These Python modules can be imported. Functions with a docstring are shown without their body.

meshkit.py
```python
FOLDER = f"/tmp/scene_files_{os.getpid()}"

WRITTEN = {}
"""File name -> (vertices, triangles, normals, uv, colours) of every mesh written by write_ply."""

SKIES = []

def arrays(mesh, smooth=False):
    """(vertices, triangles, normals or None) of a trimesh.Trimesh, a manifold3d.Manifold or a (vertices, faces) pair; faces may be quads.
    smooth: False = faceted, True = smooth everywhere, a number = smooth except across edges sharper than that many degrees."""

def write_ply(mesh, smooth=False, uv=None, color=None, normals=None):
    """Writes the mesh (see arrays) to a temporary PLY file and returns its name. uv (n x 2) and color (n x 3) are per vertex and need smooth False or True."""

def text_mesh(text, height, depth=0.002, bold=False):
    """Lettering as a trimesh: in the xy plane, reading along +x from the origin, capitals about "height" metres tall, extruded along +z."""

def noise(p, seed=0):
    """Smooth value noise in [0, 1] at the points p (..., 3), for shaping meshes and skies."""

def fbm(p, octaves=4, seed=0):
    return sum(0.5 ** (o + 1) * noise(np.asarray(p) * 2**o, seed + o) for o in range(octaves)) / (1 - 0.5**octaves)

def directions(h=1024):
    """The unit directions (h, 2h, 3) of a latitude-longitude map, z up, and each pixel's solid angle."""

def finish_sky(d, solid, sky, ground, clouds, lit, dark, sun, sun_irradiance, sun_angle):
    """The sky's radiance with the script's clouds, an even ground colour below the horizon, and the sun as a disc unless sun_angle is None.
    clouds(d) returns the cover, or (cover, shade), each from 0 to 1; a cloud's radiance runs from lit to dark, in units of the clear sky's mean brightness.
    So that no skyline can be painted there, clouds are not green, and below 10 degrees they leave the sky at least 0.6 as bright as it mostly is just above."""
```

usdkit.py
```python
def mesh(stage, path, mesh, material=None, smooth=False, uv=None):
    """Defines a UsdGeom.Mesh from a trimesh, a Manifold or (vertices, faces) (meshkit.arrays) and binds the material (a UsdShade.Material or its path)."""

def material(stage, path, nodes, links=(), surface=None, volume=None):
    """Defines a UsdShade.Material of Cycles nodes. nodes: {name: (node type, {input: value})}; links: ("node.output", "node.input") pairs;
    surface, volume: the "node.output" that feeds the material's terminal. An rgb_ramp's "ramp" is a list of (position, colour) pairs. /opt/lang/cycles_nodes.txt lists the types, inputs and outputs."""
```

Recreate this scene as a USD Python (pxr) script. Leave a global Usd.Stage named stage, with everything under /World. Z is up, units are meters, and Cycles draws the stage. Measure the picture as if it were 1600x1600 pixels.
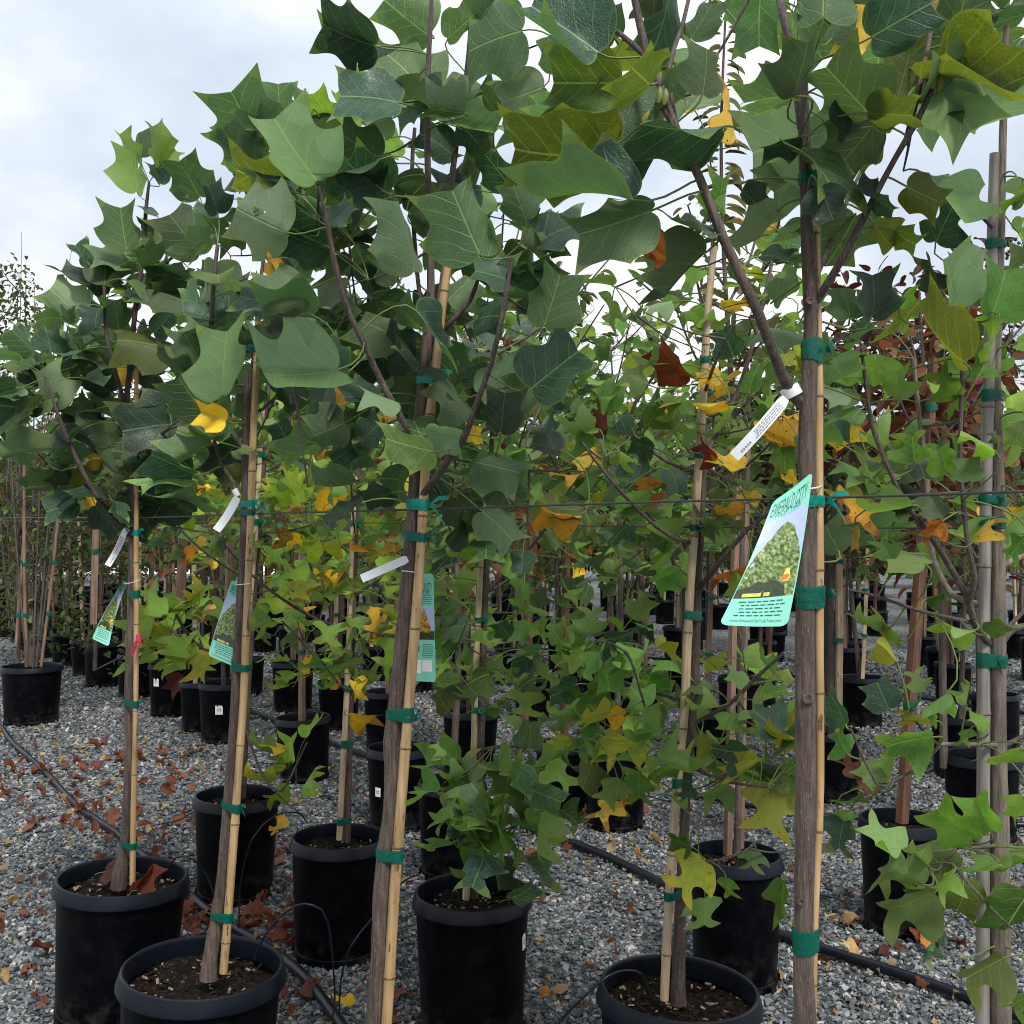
import math, random
import numpy as np
import trimesh, usdkit, meshkit
from scipy.spatial import Delaunay, cKDTree
from shapely.geometry import Polygon, Point
from pxr import Usd, UsdGeom, UsdLux, UsdShade, Gf, Sdf, Vt

stage = Usd.Stage.CreateInMemory()
UsdGeom.SetStageUpAxis(stage, 'Z')
UsdGeom.SetStageMetersPerUnit(stage, 1.0)
UsdGeom.Xform.Define(stage, '/World')
UsdGeom.Scope.Define(stage, '/World/Looks')
RND = random.Random(7)
NR = np.random.RandomState(11)
PI = math.pi

# ------------------------------------------------------------------ camera, sky, sun, exposure
CAMZ, FPX = 1.65, 1600.0
PITCH = math.atan(35 / FPX)
cam = UsdGeom.Camera.Define(stage, '/World/camera')
cam.AddTranslateOp().Set(Gf.Vec3d(0, 0, CAMZ))
cam.AddRotateXOp().Set(90 + math.degrees(PITCH))
cam.CreateHorizontalApertureAttr(36.0)
cam.CreateVerticalApertureAttr(36.0)
cam.CreateFocalLengthAttr(36.0)
cam.CreateFocusDistanceAttr(3.0)
cam.CreateFStopAttr(0.0)
cam.CreateClippingRangeAttr(Gf.Vec2f(0.05, 2000))
cam.CreateExposureAttr(1.43)
SUN_EL, SUN_AZ = math.radians(52), math.radians(158)       # azimuth = atan2(x, y) of the direction towards the sun
sun = UsdLux.DistantLight.Define(stage, '/World/sun')
sun.CreateIntensityAttr(0.4)
sun.CreateNormalizeAttr(True)
sun.CreateAngleAttr(12.0)
sun.CreateColorAttr(Gf.Vec3f(1.0, 0.97, 0.92))
SUNV = Gf.Vec3d(math.sin(SUN_AZ) * math.cos(SUN_EL), math.cos(SUN_AZ) * math.cos(SUN_EL), math.sin(SUN_EL))
sun.AddTransformOp().Set(Gf.Matrix4d().SetRotate(Gf.Rotation(Gf.Vec3d(0, 0, 1), SUNV)))
dome = UsdLux.DomeLight.Define(stage, '/World/sky')
dome.GetPrim().SetCustomDataByKey('kind', 'structure')
M = {}


def mat(name, nodes, links, surface=None, volume=None):
    M[name] = usdkit.material(stage, '/World/Looks/' + name, nodes, links, surface=surface, volume=volume)
    return M[name]


skym = mat('overcast_sky', {
    'sky': ('sky_texture', {'sky_type': 'single_scattering', 'sun_disc': False, 'sun_elevation': SUN_EL, 'sun_rotation': SUN_AZ}),
    'tc': ('texture_coordinate', {}),
    'mp': ('mapping', {'scale': (1.0, 1.0, 2.0), 'location': (0.35, 0.1, 0.2)}),
    'n1': ('noise_texture', {'scale': 3.0, 'detail': 5.0, 'roughness': 0.5}),
    'rp': ('rgb_ramp', {'ramp': [(0.36, (4.7, 5.2, 6.1)), (0.46, (5.5, 6.0, 6.8)), (0.54, (6.8, 7.05, 7.4)), (0.64, (8.2, 8.3, 8.4))]}),
    'sz': ('separate_xyz', {}), 'gr': ('map_range', {'from_min': 0.0, 'from_max': 1.0, 'to_min': 0.95, 'to_max': 1.5, 'clamp': True}), 'mg': ('mix_color', {'blend_type': 'multiply', 'fac': 1.0, 'use_clamp': False}),
    'mx': ('mix_color', {'fac': 0.93, 'use_clamp': False}),
    'bg': ('background_shader', {'strength': 0.05}),
}, [('tc.generated', 'mp.vector'), ('mp.vector', 'n1.vector'), ('n1.fac', 'rp.fac'), ('sky.color', 'mx.a'), ('tc.generated', 'sz.vector'), ('sz.z', 'gr.value'), ('rp.color', 'mg.a'), ('gr.result', 'mg.b'), ('mg.result', 'mx.b'),
    ('mx.result', 'bg.color')], surface='bg.background')
UsdShade.MaterialBindingAPI.Apply(dome.GetPrim()).Bind(skym)

CP, SP = math.cos(PITCH), math.sin(PITCH)
FWD = np.array([0, CP, SP]); UPV = np.array([0, -SP, CP]); RIGHT = np.array([1.0, 0, 0])
CAMP = np.array([0, 0, CAMZ])


def P(px, py, d):
    """The point seen at pixel (px, py) of the 1600 px photograph at depth d along the view."""
    return CAMP + d * (FWD + RIGHT * (px - 800) / FPX + UPV * (800 - py) / FPX)


def G(px, py, z=0.0):
    r = FWD + RIGHT * (px - 800) / FPX + UPV * (800 - py) / FPX
    return CAMP + r * ((z - CAMZ) / r[2])


# ------------------------------------------------------------------ stage helpers
COUNT = {}


def numbered(parent, name):
    k = COUNT.get((parent, name), 0)
    COUNT[(parent, name)] = k + 1
    return f'{parent}/{name}' if k == 0 else f'{parent}/{name}_{k:03d}'


LOC = {'/World': np.zeros(3)}


def tag(prim, label=None, cat=None, group=None, kind=None):
    for k, v in (('label', label), ('category', cat), ('group', group), ('kind', kind)):
        if v:
            prim.SetCustomDataByKey(k, v)
    return prim


def thing(name, label, cat, loc, group=None, kind=None):
    p = numbered('/World', name)
    x = UsdGeom.Xform.Define(stage, p)
    x.AddTranslateOp().Set(Gf.Vec3d(*map(float, loc)))
    LOC[p] = np.asarray(loc, float)
    tag(x.GetPrim(), label, cat, group, kind)
    return p


def obj(parent, name, mesh, material, smooth=40, uv=None, edge=None, label=None):
    """One Mesh prim; the mesh is given in world coordinates."""
    p = numbered(parent, name)
    LOC[p] = LOC[parent]
    v, f = (mesh.vertices, mesh.faces) if hasattr(mesh, 'vertices') else mesh
    v = np.asarray(v, float) - LOC[parent]
    m = usdkit.mesh(stage, p, (v, np.asarray(f, int)), M[material], smooth=smooth, uv=uv)
    if edge is not None:
        UsdGeom.PrimvarsAPI(m).CreatePrimvar('edge', Sdf.ValueTypeNames.FloatArray, 'vertex').Set(Vt.FloatArray.FromNumpy(np.asarray(edge, np.float32)))
    if label:
        m.GetPrim().SetCustomDataByKey('label', label)
    return p


def copy_of(src, name, loc, rz, scale, label, cat, group=None, tilt=(0, 0)):
    p = numbered('/World', name)
    x = UsdGeom.Xform.Define(stage, p)
    x.GetPrim().GetReferences().AddInternalReference(src)
    x.ClearXformOpOrder()
    x.AddTranslateOp().Set(Gf.Vec3d(*map(float, loc)))
    x.AddRotateXYZOp().Set(Gf.Vec3f(tilt[0], tilt[1], math.degrees(rz)))
    x.AddScaleOp().Set(Gf.Vec3f(scale, scale, scale))
    x.GetPrim().SetInstanceable(True)
    tag(x.GetPrim(), label, cat, group)
    return p


# ------------------------------------------------------------------ mesh helpers
class MB:
    def __init__(s):
        s.v, s.f, s.n = [], [], 0

    def add(s, v, f):
        s.v.append(np.asarray(v, float)); s.f.append(np.asarray(f, int) + s.n); s.n += len(v)

    def mesh(s):
        return np.vstack(s.v), np.vstack(s.f)


def smooth_path(pts, step=None, n=None):
    p = np.asarray(pts, float)
    if len(p) == 2:
        q = p
        t = np.linspace(0, 1, n or 5)[:, None]
        return p[0] * (1 - t) + p[1] * t
    e = np.vstack([2 * p[0] - p[1], p, 2 * p[-1] - p[-2]])
    out = []
    for i in range(1, len(e) - 2):
        k = max(2, n or 4)
        if step:
            k = max(2, int(np.linalg.norm(e[i + 1, :3] - e[i, :3]) / step))
        for t in np.linspace(0, 1, k, endpoint=False):
            a, b, c, d = e[i - 1], e[i], e[i + 1], e[i + 2]
            out.append(0.5 * (2 * b + (c - a) * t + (2 * a - 5 * b + 4 * c - d) * t * t + (3 * b - a - 3 * c + d) * t ** 3))
    out.append(p[-1])
    return np.array(out)


def tube(pts, rad, sides=8, caps=True, wob=0.0, rnd=None):
    p = np.asarray(pts, float)
    n = len(p)
    r = np.broadcast_to(np.asarray(rad, float), (n,)).copy()
    t = np.gradient(p, axis=0)
    t /= np.linalg.norm(t, axis=1, keepdims=True) + 1e-12
    ref = np.array([0.31, 0.95, 0.05]) if abs(t[0][1]) < 0.8 else np.array([1.0, 0.1, 0])
    a = np.cross(t[0], ref); a /= np.linalg.norm(a)
    A = []
    for i in range(n):
        a = a - t[i] * (a @ t[i]); a /= np.linalg.norm(a) + 1e-12
        A.append(a)
    A = np.array(A); B = np.cross(t, A)
    ang = np.arange(sides) * 2 * PI / sides
    rr = r[:, None] * np.ones((1, sides))
    if wob:
        rr = rr * (1 + wob * (rnd or NR).randn(n, sides))
    v = p[:, None] + rr[..., None] * (np.cos(ang)[None, :, None] * A[:, None] + np.sin(ang)[None, :, None] * B[:, None])
    i, j = np.meshgrid(np.arange(n - 1), np.arange(sides), indexing='ij')
    k = (j + 1) % sides
    f = np.concatenate([np.stack([i * sides + j, i * sides + k, (i + 1) * sides + k], -1).reshape(-1, 3),
                        np.stack([i * sides + j, (i + 1) * sides + k, (i + 1) * sides + j], -1).reshape(-1, 3)])
    v = v.reshape(-1, 3)
    if caps:
        c0, c1 = len(v), len(v) + 1
        v = np.vstack([v, p[:1], p[-1:]])
        q = np.arange(sides); w = (q + 1) % sides
        f = np.vstack([f, np.stack([np.full(sides, c0), w, q], 1), np.stack([np.full(sides, c1), (n - 1) * sides + q, (n - 1) * sides + w], 1)])
    return v, f


def lathe(profile, n=40, close=False):
    pr = np.asarray(profile, float)
    ang = np.arange(n) * 2 * PI / n
    v = np.stack([pr[:, None, 0] * np.cos(ang), pr[:, None, 0] * np.sin(ang), np.repeat(pr[:, 1:2], n, 1)], -1).reshape(-1, 3)
    m = len(pr)
    i, j = np.meshgrid(np.arange(m - (0 if close else 1)), np.arange(n), indexing='ij')
    k = (j + 1) % n; i2 = (i + 1) % m
    f = np.concatenate([np.stack([i * n + j, i * n + k, i2 * n + k], -1).reshape(-1, 3), np.stack([i * n + j, i2 * n + k, i2 * n + j], -1).reshape(-1, 3)])
    return v, f


def rotz(a):
    c, s = math.cos(a), math.sin(a)
    return np.array([[c, -s, 0], [s, c, 0], [0, 0, 1]])


def unit(v):
    return v / (np.linalg.norm(v) + 1e-12)


# ------------------------------------------------------------------ materials
def leaf_mat(name, top, top2, under, vein, trans, tfac=0.34, rough=0.48, spots=0.0, spotcol=(0.03, 0.012, 0.006), rim=(0.16, 0.2, 0.04), rimf=0.5,
             island=False, blotch=None, vary=0.5, spec=0.42):
    """Two-sided leaf: midrib, lateral veins and fine net from the leaf's own uv; petiole where u > 4."""
    n = {
        'uv': ('uvmap', {'attribute': 'st'}), 'sx': ('separate_xyz', {}), 'ge': ('geometry', {}), 'oi': ('object_info', {}),
        'au': ('math', {'math_type': 'absolute'}),
        'mid': ('map_range', {'from_min': 0.006, 'from_max': 0.018, 'to_min': 0.85, 'to_max': 0.0, 'clamp': True}),
        'l1': ('math', {'math_type': 'multiply_add', 'value2': -0.95}), 'q': ('math', {'math_type': 'multiply'}),
        'l2': ('math', {'math_type': 'multiply_add', 'value2': 0.45}),
        'l3': ('math', {'math_type': 'multiply', 'value2': 4.9}), 'nd': ('noise_texture', {'scale': 2.6, 'detail': 1.0, 'dimensions': '4D'}), 'na': ('math', {'math_type': 'multiply_add', 'value2': 0.16}), 'fr': ('math', {'math_type': 'fraction'}),
        'sb': ('math', {'math_type': 'subtract', 'value2': 0.5}), 'ab': ('math', {'math_type': 'absolute'}),
        'lat': ('map_range', {'from_min': 0.008, 'from_max': 0.05, 'to_min': 0.72, 'to_max': 0.0, 'clamp': True}),
        'lf': ('map_range', {'from_min': 0.1, 'from_max': 0.5, 'to_min': 1.0, 'to_max': 0.25, 'clamp': True}),
        'lm': ('math', {'math_type': 'multiply'}),
        'vo': ('voronoi_texture', {'scale': 30.0, 'feature': 'distance_to_edge'}),
        'net': ('map_range', {'from_min': 0.0, 'from_max': 0.12, 'to_min': 0.2, 'to_max': 0.0, 'clamp': True}),
        'm1': ('math', {'math_type': 'maximum'}), 'm2': ('math', {'math_type': 'maximum'}),
        'ns': ('noise_texture', {'scale': 3.2, 'detail': 4.0, 'roughness': 0.6, 'dimensions': '4D'}),
        'w': ('math', {'math_type': 'multiply', 'value2': 57.0}),
        'nr': ('map_range', {'from_min': 0.36, 'from_max': 0.66, 'to_min': 0.0, 'to_max': 1.0, 'clamp': True}),
        'ct': ('mix_color', {'a': top, 'b': top2}),
        'cu': ('mix_color', {'b': under}),
        'ed': ('attribute', {'attribute': 'edge'}),
        'er': ('map_range', {'from_min': 0.82, 'from_max': 1.0, 'to_min': 0.0, 'to_max': rimf, 'clamp': True}),
        'cr': ('mix_color', {'b': rim}),
        'cv': ('mix_color', {'b': vein}),
        'hs': ('hsv', {'saturation': 1.0}),
        'hv': ('map_range', {'from_min': 0.0, 'from_max': 1.0, 'to_min': 1 - vary * 0.6, 'to_max': 1 + vary * 0.6}),
        'r2': ('math', {'math_type': 'multiply', 'value2': 7.13}), 'r3': ('math', {'math_type': 'fraction'}),
        'hh': ('map_range', {'from_min': 0.0, 'from_max': 1.0, 'to_min': 0.482, 'to_max': 0.518}),
        'pt': ('math', {'math_type': 'greater_than', 'value2': 4.0}),
        'cp': ('mix_color', {'b': (0.17, 0.22, 0.07)}),
        'bu': ('bump', {'strength': 0.75, 'distance': 0.0025}), 'bn': ('math', {'math_type': 'multiply_add', 'value2': 1.6}),
        'pr': ('principled_bsdf', {'roughness': rough, 'ior': 1.4, 'specular_ior_level': spec}),
        'tc': ('mix_color', {'blend_type': 'multiply', 'fac': 1.0, 'b': trans, 'use_clamp': False}),
        'tr': ('translucent_bsdf', {}), 'mx': ('mix_closure', {'fac': tfac}),
    }
    rnd = 'ge.random_per_island' if island else 'oi.random'
    k = [('uv.UV', 'sx.vector'), ('sx.x', 'au.value1'), ('au.value', 'mid.value'), ('au.value', 'l1.value1'), ('sx.y', 'l1.value3'),
         ('au.value', 'q.value1'), ('au.value', 'q.value2'), ('q.value', 'l2.value1'), ('l1.value', 'l2.value3'), ('uv.UV', 'nd.vector'), ('w.value', 'nd.w'), ('nd.fac', 'na.value1'), ('l2.value', 'na.value3'), ('na.value', 'l3.value1'),
         ('l3.value', 'fr.value1'), ('fr.value', 'sb.value1'), ('sb.value', 'ab.value1'), ('ab.value', 'lat.value'), ('au.value', 'lf.value'),
         ('lat.result', 'lm.value1'), ('lf.result', 'lm.value2'), ('uv.UV', 'vo.vector'), ('vo.distance', 'net.value'),
         ('mid.result', 'm1.value1'), ('lm.value', 'm1.value2'), ('m1.value', 'm2.value1'), ('net.result', 'm2.value2'),
         ('uv.UV', 'ns.vector'), (rnd, 'w.value1'), ('w.value', 'ns.w'), ('ns.fac', 'nr.value'), ('nr.result', 'ct.fac'),
         ('ge.backfacing', 'cu.fac'), ('ct.result', 'cu.a'), ('ed.fac', 'er.value'), ('er.result', 'cr.fac'), ('cu.result', 'cr.a')]
    last = 'cr.result'
    if blotch is not None:
        n['n2'] = ('noise_texture', {'scale': 2.3, 'detail': 5.0, 'roughness': 0.65, 'dimensions': '4D'})
        n['b2'] = ('map_range', {'from_min': 0.52, 'from_max': 0.64, 'to_min': 0.0, 'to_max': 0.9, 'clamp': True})
        n['cb'] = ('mix_color', {'b': blotch})
        k += [('uv.UV', 'n2.vector'), ('w.value', 'n2.w'), ('n2.fac', 'b2.value'), ('b2.result', 'cb.fac'), (last, 'cb.a')]
        last = 'cb.result'
    k += [('m2.value', 'cv.fac'), (last, 'cv.a')]
    last = 'cv.result'
    if spots:
        n['v2'] = ('voronoi_texture', {'scale': 11.0, 'dimensions': '4D'})
        n['sp'] = ('map_range', {'from_min': 0.14 * spots, 'from_max': 0.2 * spots, 'to_min': 1.0, 'to_max': 0.0, 'clamp': True})
        n['cs'] = ('mix_color', {'b': spotcol})
        k += [('uv.UV', 'v2.vector'), ('w.value', 'v2.w'), ('v2.distance', 'sp.value'), ('sp.result', 'cs.fac'), (last, 'cs.a')]
        last = 'cs.result'
    k += [(rnd, 'hv.value'), (rnd, 'r2.value1'), ('r2.value', 'r3.value1'), ('r3.value', 'hh.value'), ('hh.result', 'hs.hue'), ('hv.result', 'hs.value'), (last, 'hs.color'),
          ('sx.x', 'pt.value1'), ('pt.value', 'cp.fac'), ('hs.color', 'cp.a'), ('ns.fac', 'bn.value1'), ('m2.value', 'bn.value3'), ('bn.value', 'bu.height'), ('bu.normal', 'pr.normal'),
          ('cp.result', 'pr.base_color'), ('cp.result', 'tc.a'), ('tc.result', 'tr.color'), ('pr.BSDF', 'mx.closure1'), ('tr.BSDF', 'mx.closure2')]
    mat(name, n, k, surface='mx.closure')


TG = (1.5, 1.8, 0.95)
VN = (0.22, 0.29, 0.10)
LEAF = {
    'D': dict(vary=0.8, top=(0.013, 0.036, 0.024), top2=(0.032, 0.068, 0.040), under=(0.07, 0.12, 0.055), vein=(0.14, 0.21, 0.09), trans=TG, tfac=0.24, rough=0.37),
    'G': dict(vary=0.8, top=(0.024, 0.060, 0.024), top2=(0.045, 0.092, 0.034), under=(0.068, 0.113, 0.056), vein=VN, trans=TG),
    'g': dict(blotch=(0.10, 0.125, 0.02), top=(0.045, 0.08, 0.018), top2=(0.075, 0.105, 0.02), under=(0.085, 0.115, 0.03), vein=VN, trans=(2.0, 1.9, 0.6)),
    'U': dict(top=(0.035, 0.08, 0.04), top2=(0.05, 0.10, 0.045), under=(0.17, 0.25, 0.14), vein=(0.30, 0.36, 0.18), trans=(1.5, 1.6, 1.1), tfac=0.4),
    'N': dict(vary=0.8, tfac=0.42, top=(0.05, 0.118, 0.024), top2=(0.085, 0.165, 0.03), under=(0.12, 0.19, 0.06), vein=(0.2, 0.28, 0.07), trans=TG, spots=0.75),
    'L': dict(vary=0.7, top=(0.11, 0.215, 0.03), top2=(0.16, 0.275, 0.045), under=(0.16, 0.25, 0.085), vein=(0.24, 0.34, 0.10), trans=(1.6, 1.7, 0.8), tfac=0.4),
    'V': dict(top=(0.19, 0.32, 0.03), top2=(0.28, 0.40, 0.05), under=(0.24, 0.36, 0.09), vein=(0.32, 0.44, 0.10), trans=(1.5, 1.6, 0.7), tfac=0.4, vary=0.6),
    'y': dict(top=(0.17, 0.24, 0.025), top2=(0.36, 0.34, 0.03), under=(0.24, 0.28, 0.04), vein=(0.32, 0.36, 0.08), trans=(1.5, 1.4, 0.6), spots=1.0, rim=(0.4, 0.3, 0.03)),
    'Y': dict(blotch=(0.66, 0.36, 0.025), top=(0.72, 0.44, 0.02), top2=(0.78, 0.50, 0.035), under=(0.68, 0.42, 0.05), vein=(0.72, 0.50, 0.08), trans=(1.2, 1.1, 0.6), rim=(0.55, 0.28, 0.03), spots=0.35),
    'S': dict(blotch=(0.24, 0.25, 0.03), top=(0.62, 0.36, 0.02), top2=(0.45, 0.22, 0.02), under=(0.58, 0.36, 0.05), vein=(0.6, 0.42, 0.06), trans=(1.2, 1.1, 0.5), spots=1.2, rim=(0.22, 0.07, 0.02), rimf=0.8),
    'O': dict(top=(0.52, 0.20, 0.02), top2=(0.45, 0.13, 0.02), under=(0.48, 0.22, 0.06), vein=(0.5, 0.2, 0.04), trans=(1.3, 1.0, 0.5), blotch=(0.16, 0.04, 0.012), rim=(0.12, 0.03, 0.012), rimf=0.9),
    'B': dict(top=(0.085, 0.022, 0.013), top2=(0.14, 0.042, 0.021), under=(0.15, 0.06, 0.038), vein=(0.24, 0.09, 0.04), trans=(1.3, 0.8, 0.6), blotch=(0.06, 0.016, 0.01), rim=(0.05, 0.015, 0.01), rough=0.6, vary=0.9),
    'T': dict(top=(0.34, 0.20, 0.09), top2=(0.50, 0.33, 0.17), under=(0.5, 0.36, 0.2), vein=(0.45, 0.3, 0.15), trans=(1.2, 1.0, 0.7), rough=0.6, vary=0.9),
    'R': dict(top=(0.085, 0.022, 0.014), top2=(0.13, 0.05, 0.018), under=(0.12, 0.05, 0.03), vein=(0.13, 0.06, 0.03), trans=(1.6, 1.0, 0.7), vary=0.9),
    'P': dict(top=(0.03, 0.055, 0.014), top2=(0.06, 0.075, 0.02), under=(0.13, 0.125, 0.085), vein=(0.12, 0.14, 0.06), trans=(1.5, 1.5, 0.8), vary=0.8),
    'K': dict(top=(0.016, 0.034, 0.014), top2=(0.028, 0.05, 0.018), under=(0.05, 0.075, 0.03), vein=(0.06, 0.09, 0.04), trans=TG, vary=0.8),
}
for c, kw in LEAF.items():
    leaf_mat({'D': 'leaf_dark_green', 'G': 'leaf_green', 'g': 'leaf_olive', 'U': 'leaf_pale_underside', 'N': 'leaf_fresh_spotted', 'L': 'leaf_light_green', 'V': 'leaf_lime', 'y': 'leaf_yellowing', 'Y': 'leaf_yellow',
              'S': 'leaf_yellow_spotted', 'O': 'leaf_orange', 'B': 'leaf_dry_brown', 'T': 'leaf_dry_tan', 'R': 'leaf_dark_red', 'P': 'leaf_small_bronze', 'K': 'leaf_deep_green'}[c], **kw)
LM = {'D': 'leaf_dark_green', 'G': 'leaf_green', 'g': 'leaf_olive', 'U': 'leaf_pale_underside', 'N': 'leaf_fresh_spotted', 'L': 'leaf_light_green', 'V': 'leaf_lime', 'y': 'leaf_yellowing', 'Y': 'leaf_yellow',
      'S': 'leaf_yellow_spotted', 'O': 'leaf_orange', 'B': 'leaf_dry_brown', 'T': 'leaf_dry_tan', 'R': 'leaf_dark_red', 'P': 'leaf_small_bronze', 'K': 'leaf_deep_green'}
for c in 'LNKRyYBDGP':
    kw = dict(LEAF[c]); kw['vary'] = 1.0
    leaf_mat('far_' + LM[c], island=True, **kw)


def bark(name, c1, c2, c3, sz=1.0, lent=(0.42, 0.36, 0.30), bump=0.6, lentf=0.7):
    mat(name, {
        'tc': ('geometry', {}), 'mp': ('mapping', {'scale': (150 * sz, 150 * sz, 14 * sz)}), 'm2': ('mapping', {'scale': (360 * sz, 360 * sz, 42 * sz)}),
        'n1': ('noise_texture', {'scale': 1.0, 'detail': 6.0, 'roughness': 0.62}), 'n2': ('noise_texture', {'scale': 5.0, 'detail': 3.0}),
        'v': ('voronoi_texture', {'scale': 1.0, 'randomness': 1.0}),
        'r1': ('rgb_ramp', {'ramp': [(0.3, c1), (0.5, c2), (0.7, c3)]}),
        'r2': ('map_range', {'from_min': 0.35, 'from_max': 0.65, 'to_min': 0.65, 'to_max': 1.35, 'clamp': True}),
        'mu': ('mix_color', {'blend_type': 'multiply', 'fac': 1.0, 'use_clamp': False}),
        'sp': ('map_range', {'from_min': 0.12, 'from_max': 0.27, 'to_min': lentf, 'to_max': 0.0, 'clamp': True}),
        'ms': ('mix_color', {'b': lent}), 'ad': ('math', {'math_type': 'add'}),
        'bu': ('bump', {'strength': bump, 'distance': 0.004}), 'p': ('principled_bsdf', {'roughness': 0.78}),
    }, [('tc.position', 'mp.vector'), ('tc.position', 'm2.vector'), ('mp.vector', 'n1.vector'), ('tc.position', 'n2.vector'), ('m2.vector', 'v.vector'), ('n1.fac', 'r1.fac'),
        ('n2.fac', 'r2.value'), ('r1.color', 'mu.a'), ('r2.result', 'mu.b'), ('v.distance', 'sp.value'), ('mu.result', 'ms.a'), ('sp.result', 'ms.fac'),
        ('n1.fac', 'ad.value1'), ('sp.result', 'ad.value2'), ('ad.value', 'bu.height'), ('bu.normal', 'p.normal'), ('ms.result', 'p.base_color')], surface='p.BSDF')


bark('bark_brown', (0.026, 0.0165, 0.013), (0.068, 0.047, 0.037), (0.12, 0.089, 0.071), lent=(0.30, 0.24, 0.19), bump=0.8)
bark('bark_grey', (0.066, 0.052, 0.038), (0.125, 0.102, 0.078), (0.20, 0.168, 0.132), lentf=0.35, bump=0.9)
bark('bark_twig', (0.028, 0.018, 0.016), (0.06, 0.042, 0.036), (0.10, 0.075, 0.065), lentf=0.4)
bark('far_trunk_bark', (0.034, 0.025, 0.019), (0.064, 0.049, 0.039), (0.11, 0.088, 0.07), lentf=0.2)


def wood(name, c1, c2, c3, s=(90, 90, 5), rough=0.6, bump=0.15, blot=0.25, scars=0.0):
    mat(name, {
        'tc': ('geometry', {}), 'mp': ('mapping', {'scale': s}), 'n1': ('noise_texture', {'scale': 1.0, 'detail': 5.0, 'roughness': 0.6}),
        'n2': ('noise_texture', {'scale': 6.0, 'detail': 4.0}), 'r1': ('rgb_ramp', {'ramp': [(0.3, c1), (0.5, c2), (0.7, c3)]}),
        'r2': ('map_range', {'from_min': 0.3, 'from_max': 0.7, 'to_min': 1 - blot, 'to_max': 1 + blot, 'clamp': True}),
        'mu': ('mix_color', {'blend_type': 'multiply', 'fac': 1.0, 'use_clamp': False}), 'bu': ('bump', {'strength': bump, 'distance': 0.002}),
        'p': ('principled_bsdf', {'roughness': rough}), 'mq': ('mapping', {'scale': (55, 55, 11)}), 'n3': ('noise_texture', {'scale': 1.0, 'detail': 4.0, 'roughness': 0.7}),
        'sc': ('map_range', {'from_min': 0.615, 'from_max': 0.66, 'to_min': 0.0, 'to_max': scars, 'clamp': True}), 'ms': ('mix_color', {'b': (0.03, 0.018, 0.01)}),
    }, [('tc.position', 'mp.vector'), ('mp.vector', 'n1.vector'), ('tc.position', 'n2.vector'), ('n1.fac', 'r1.fac'), ('n2.fac', 'r2.value'), ('r1.color', 'mu.a'), ('r2.result', 'mu.b'),
        ('tc.position', 'mq.vector'), ('mq.vector', 'n3.vector'), ('n3.fac', 'sc.value'), ('sc.result', 'ms.fac'), ('mu.result', 'ms.a'),
        ('n1.fac', 'bu.height'), ('bu.normal', 'p.normal'), ('ms.result', 'p.base_color')], surface='p.BSDF')


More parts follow.
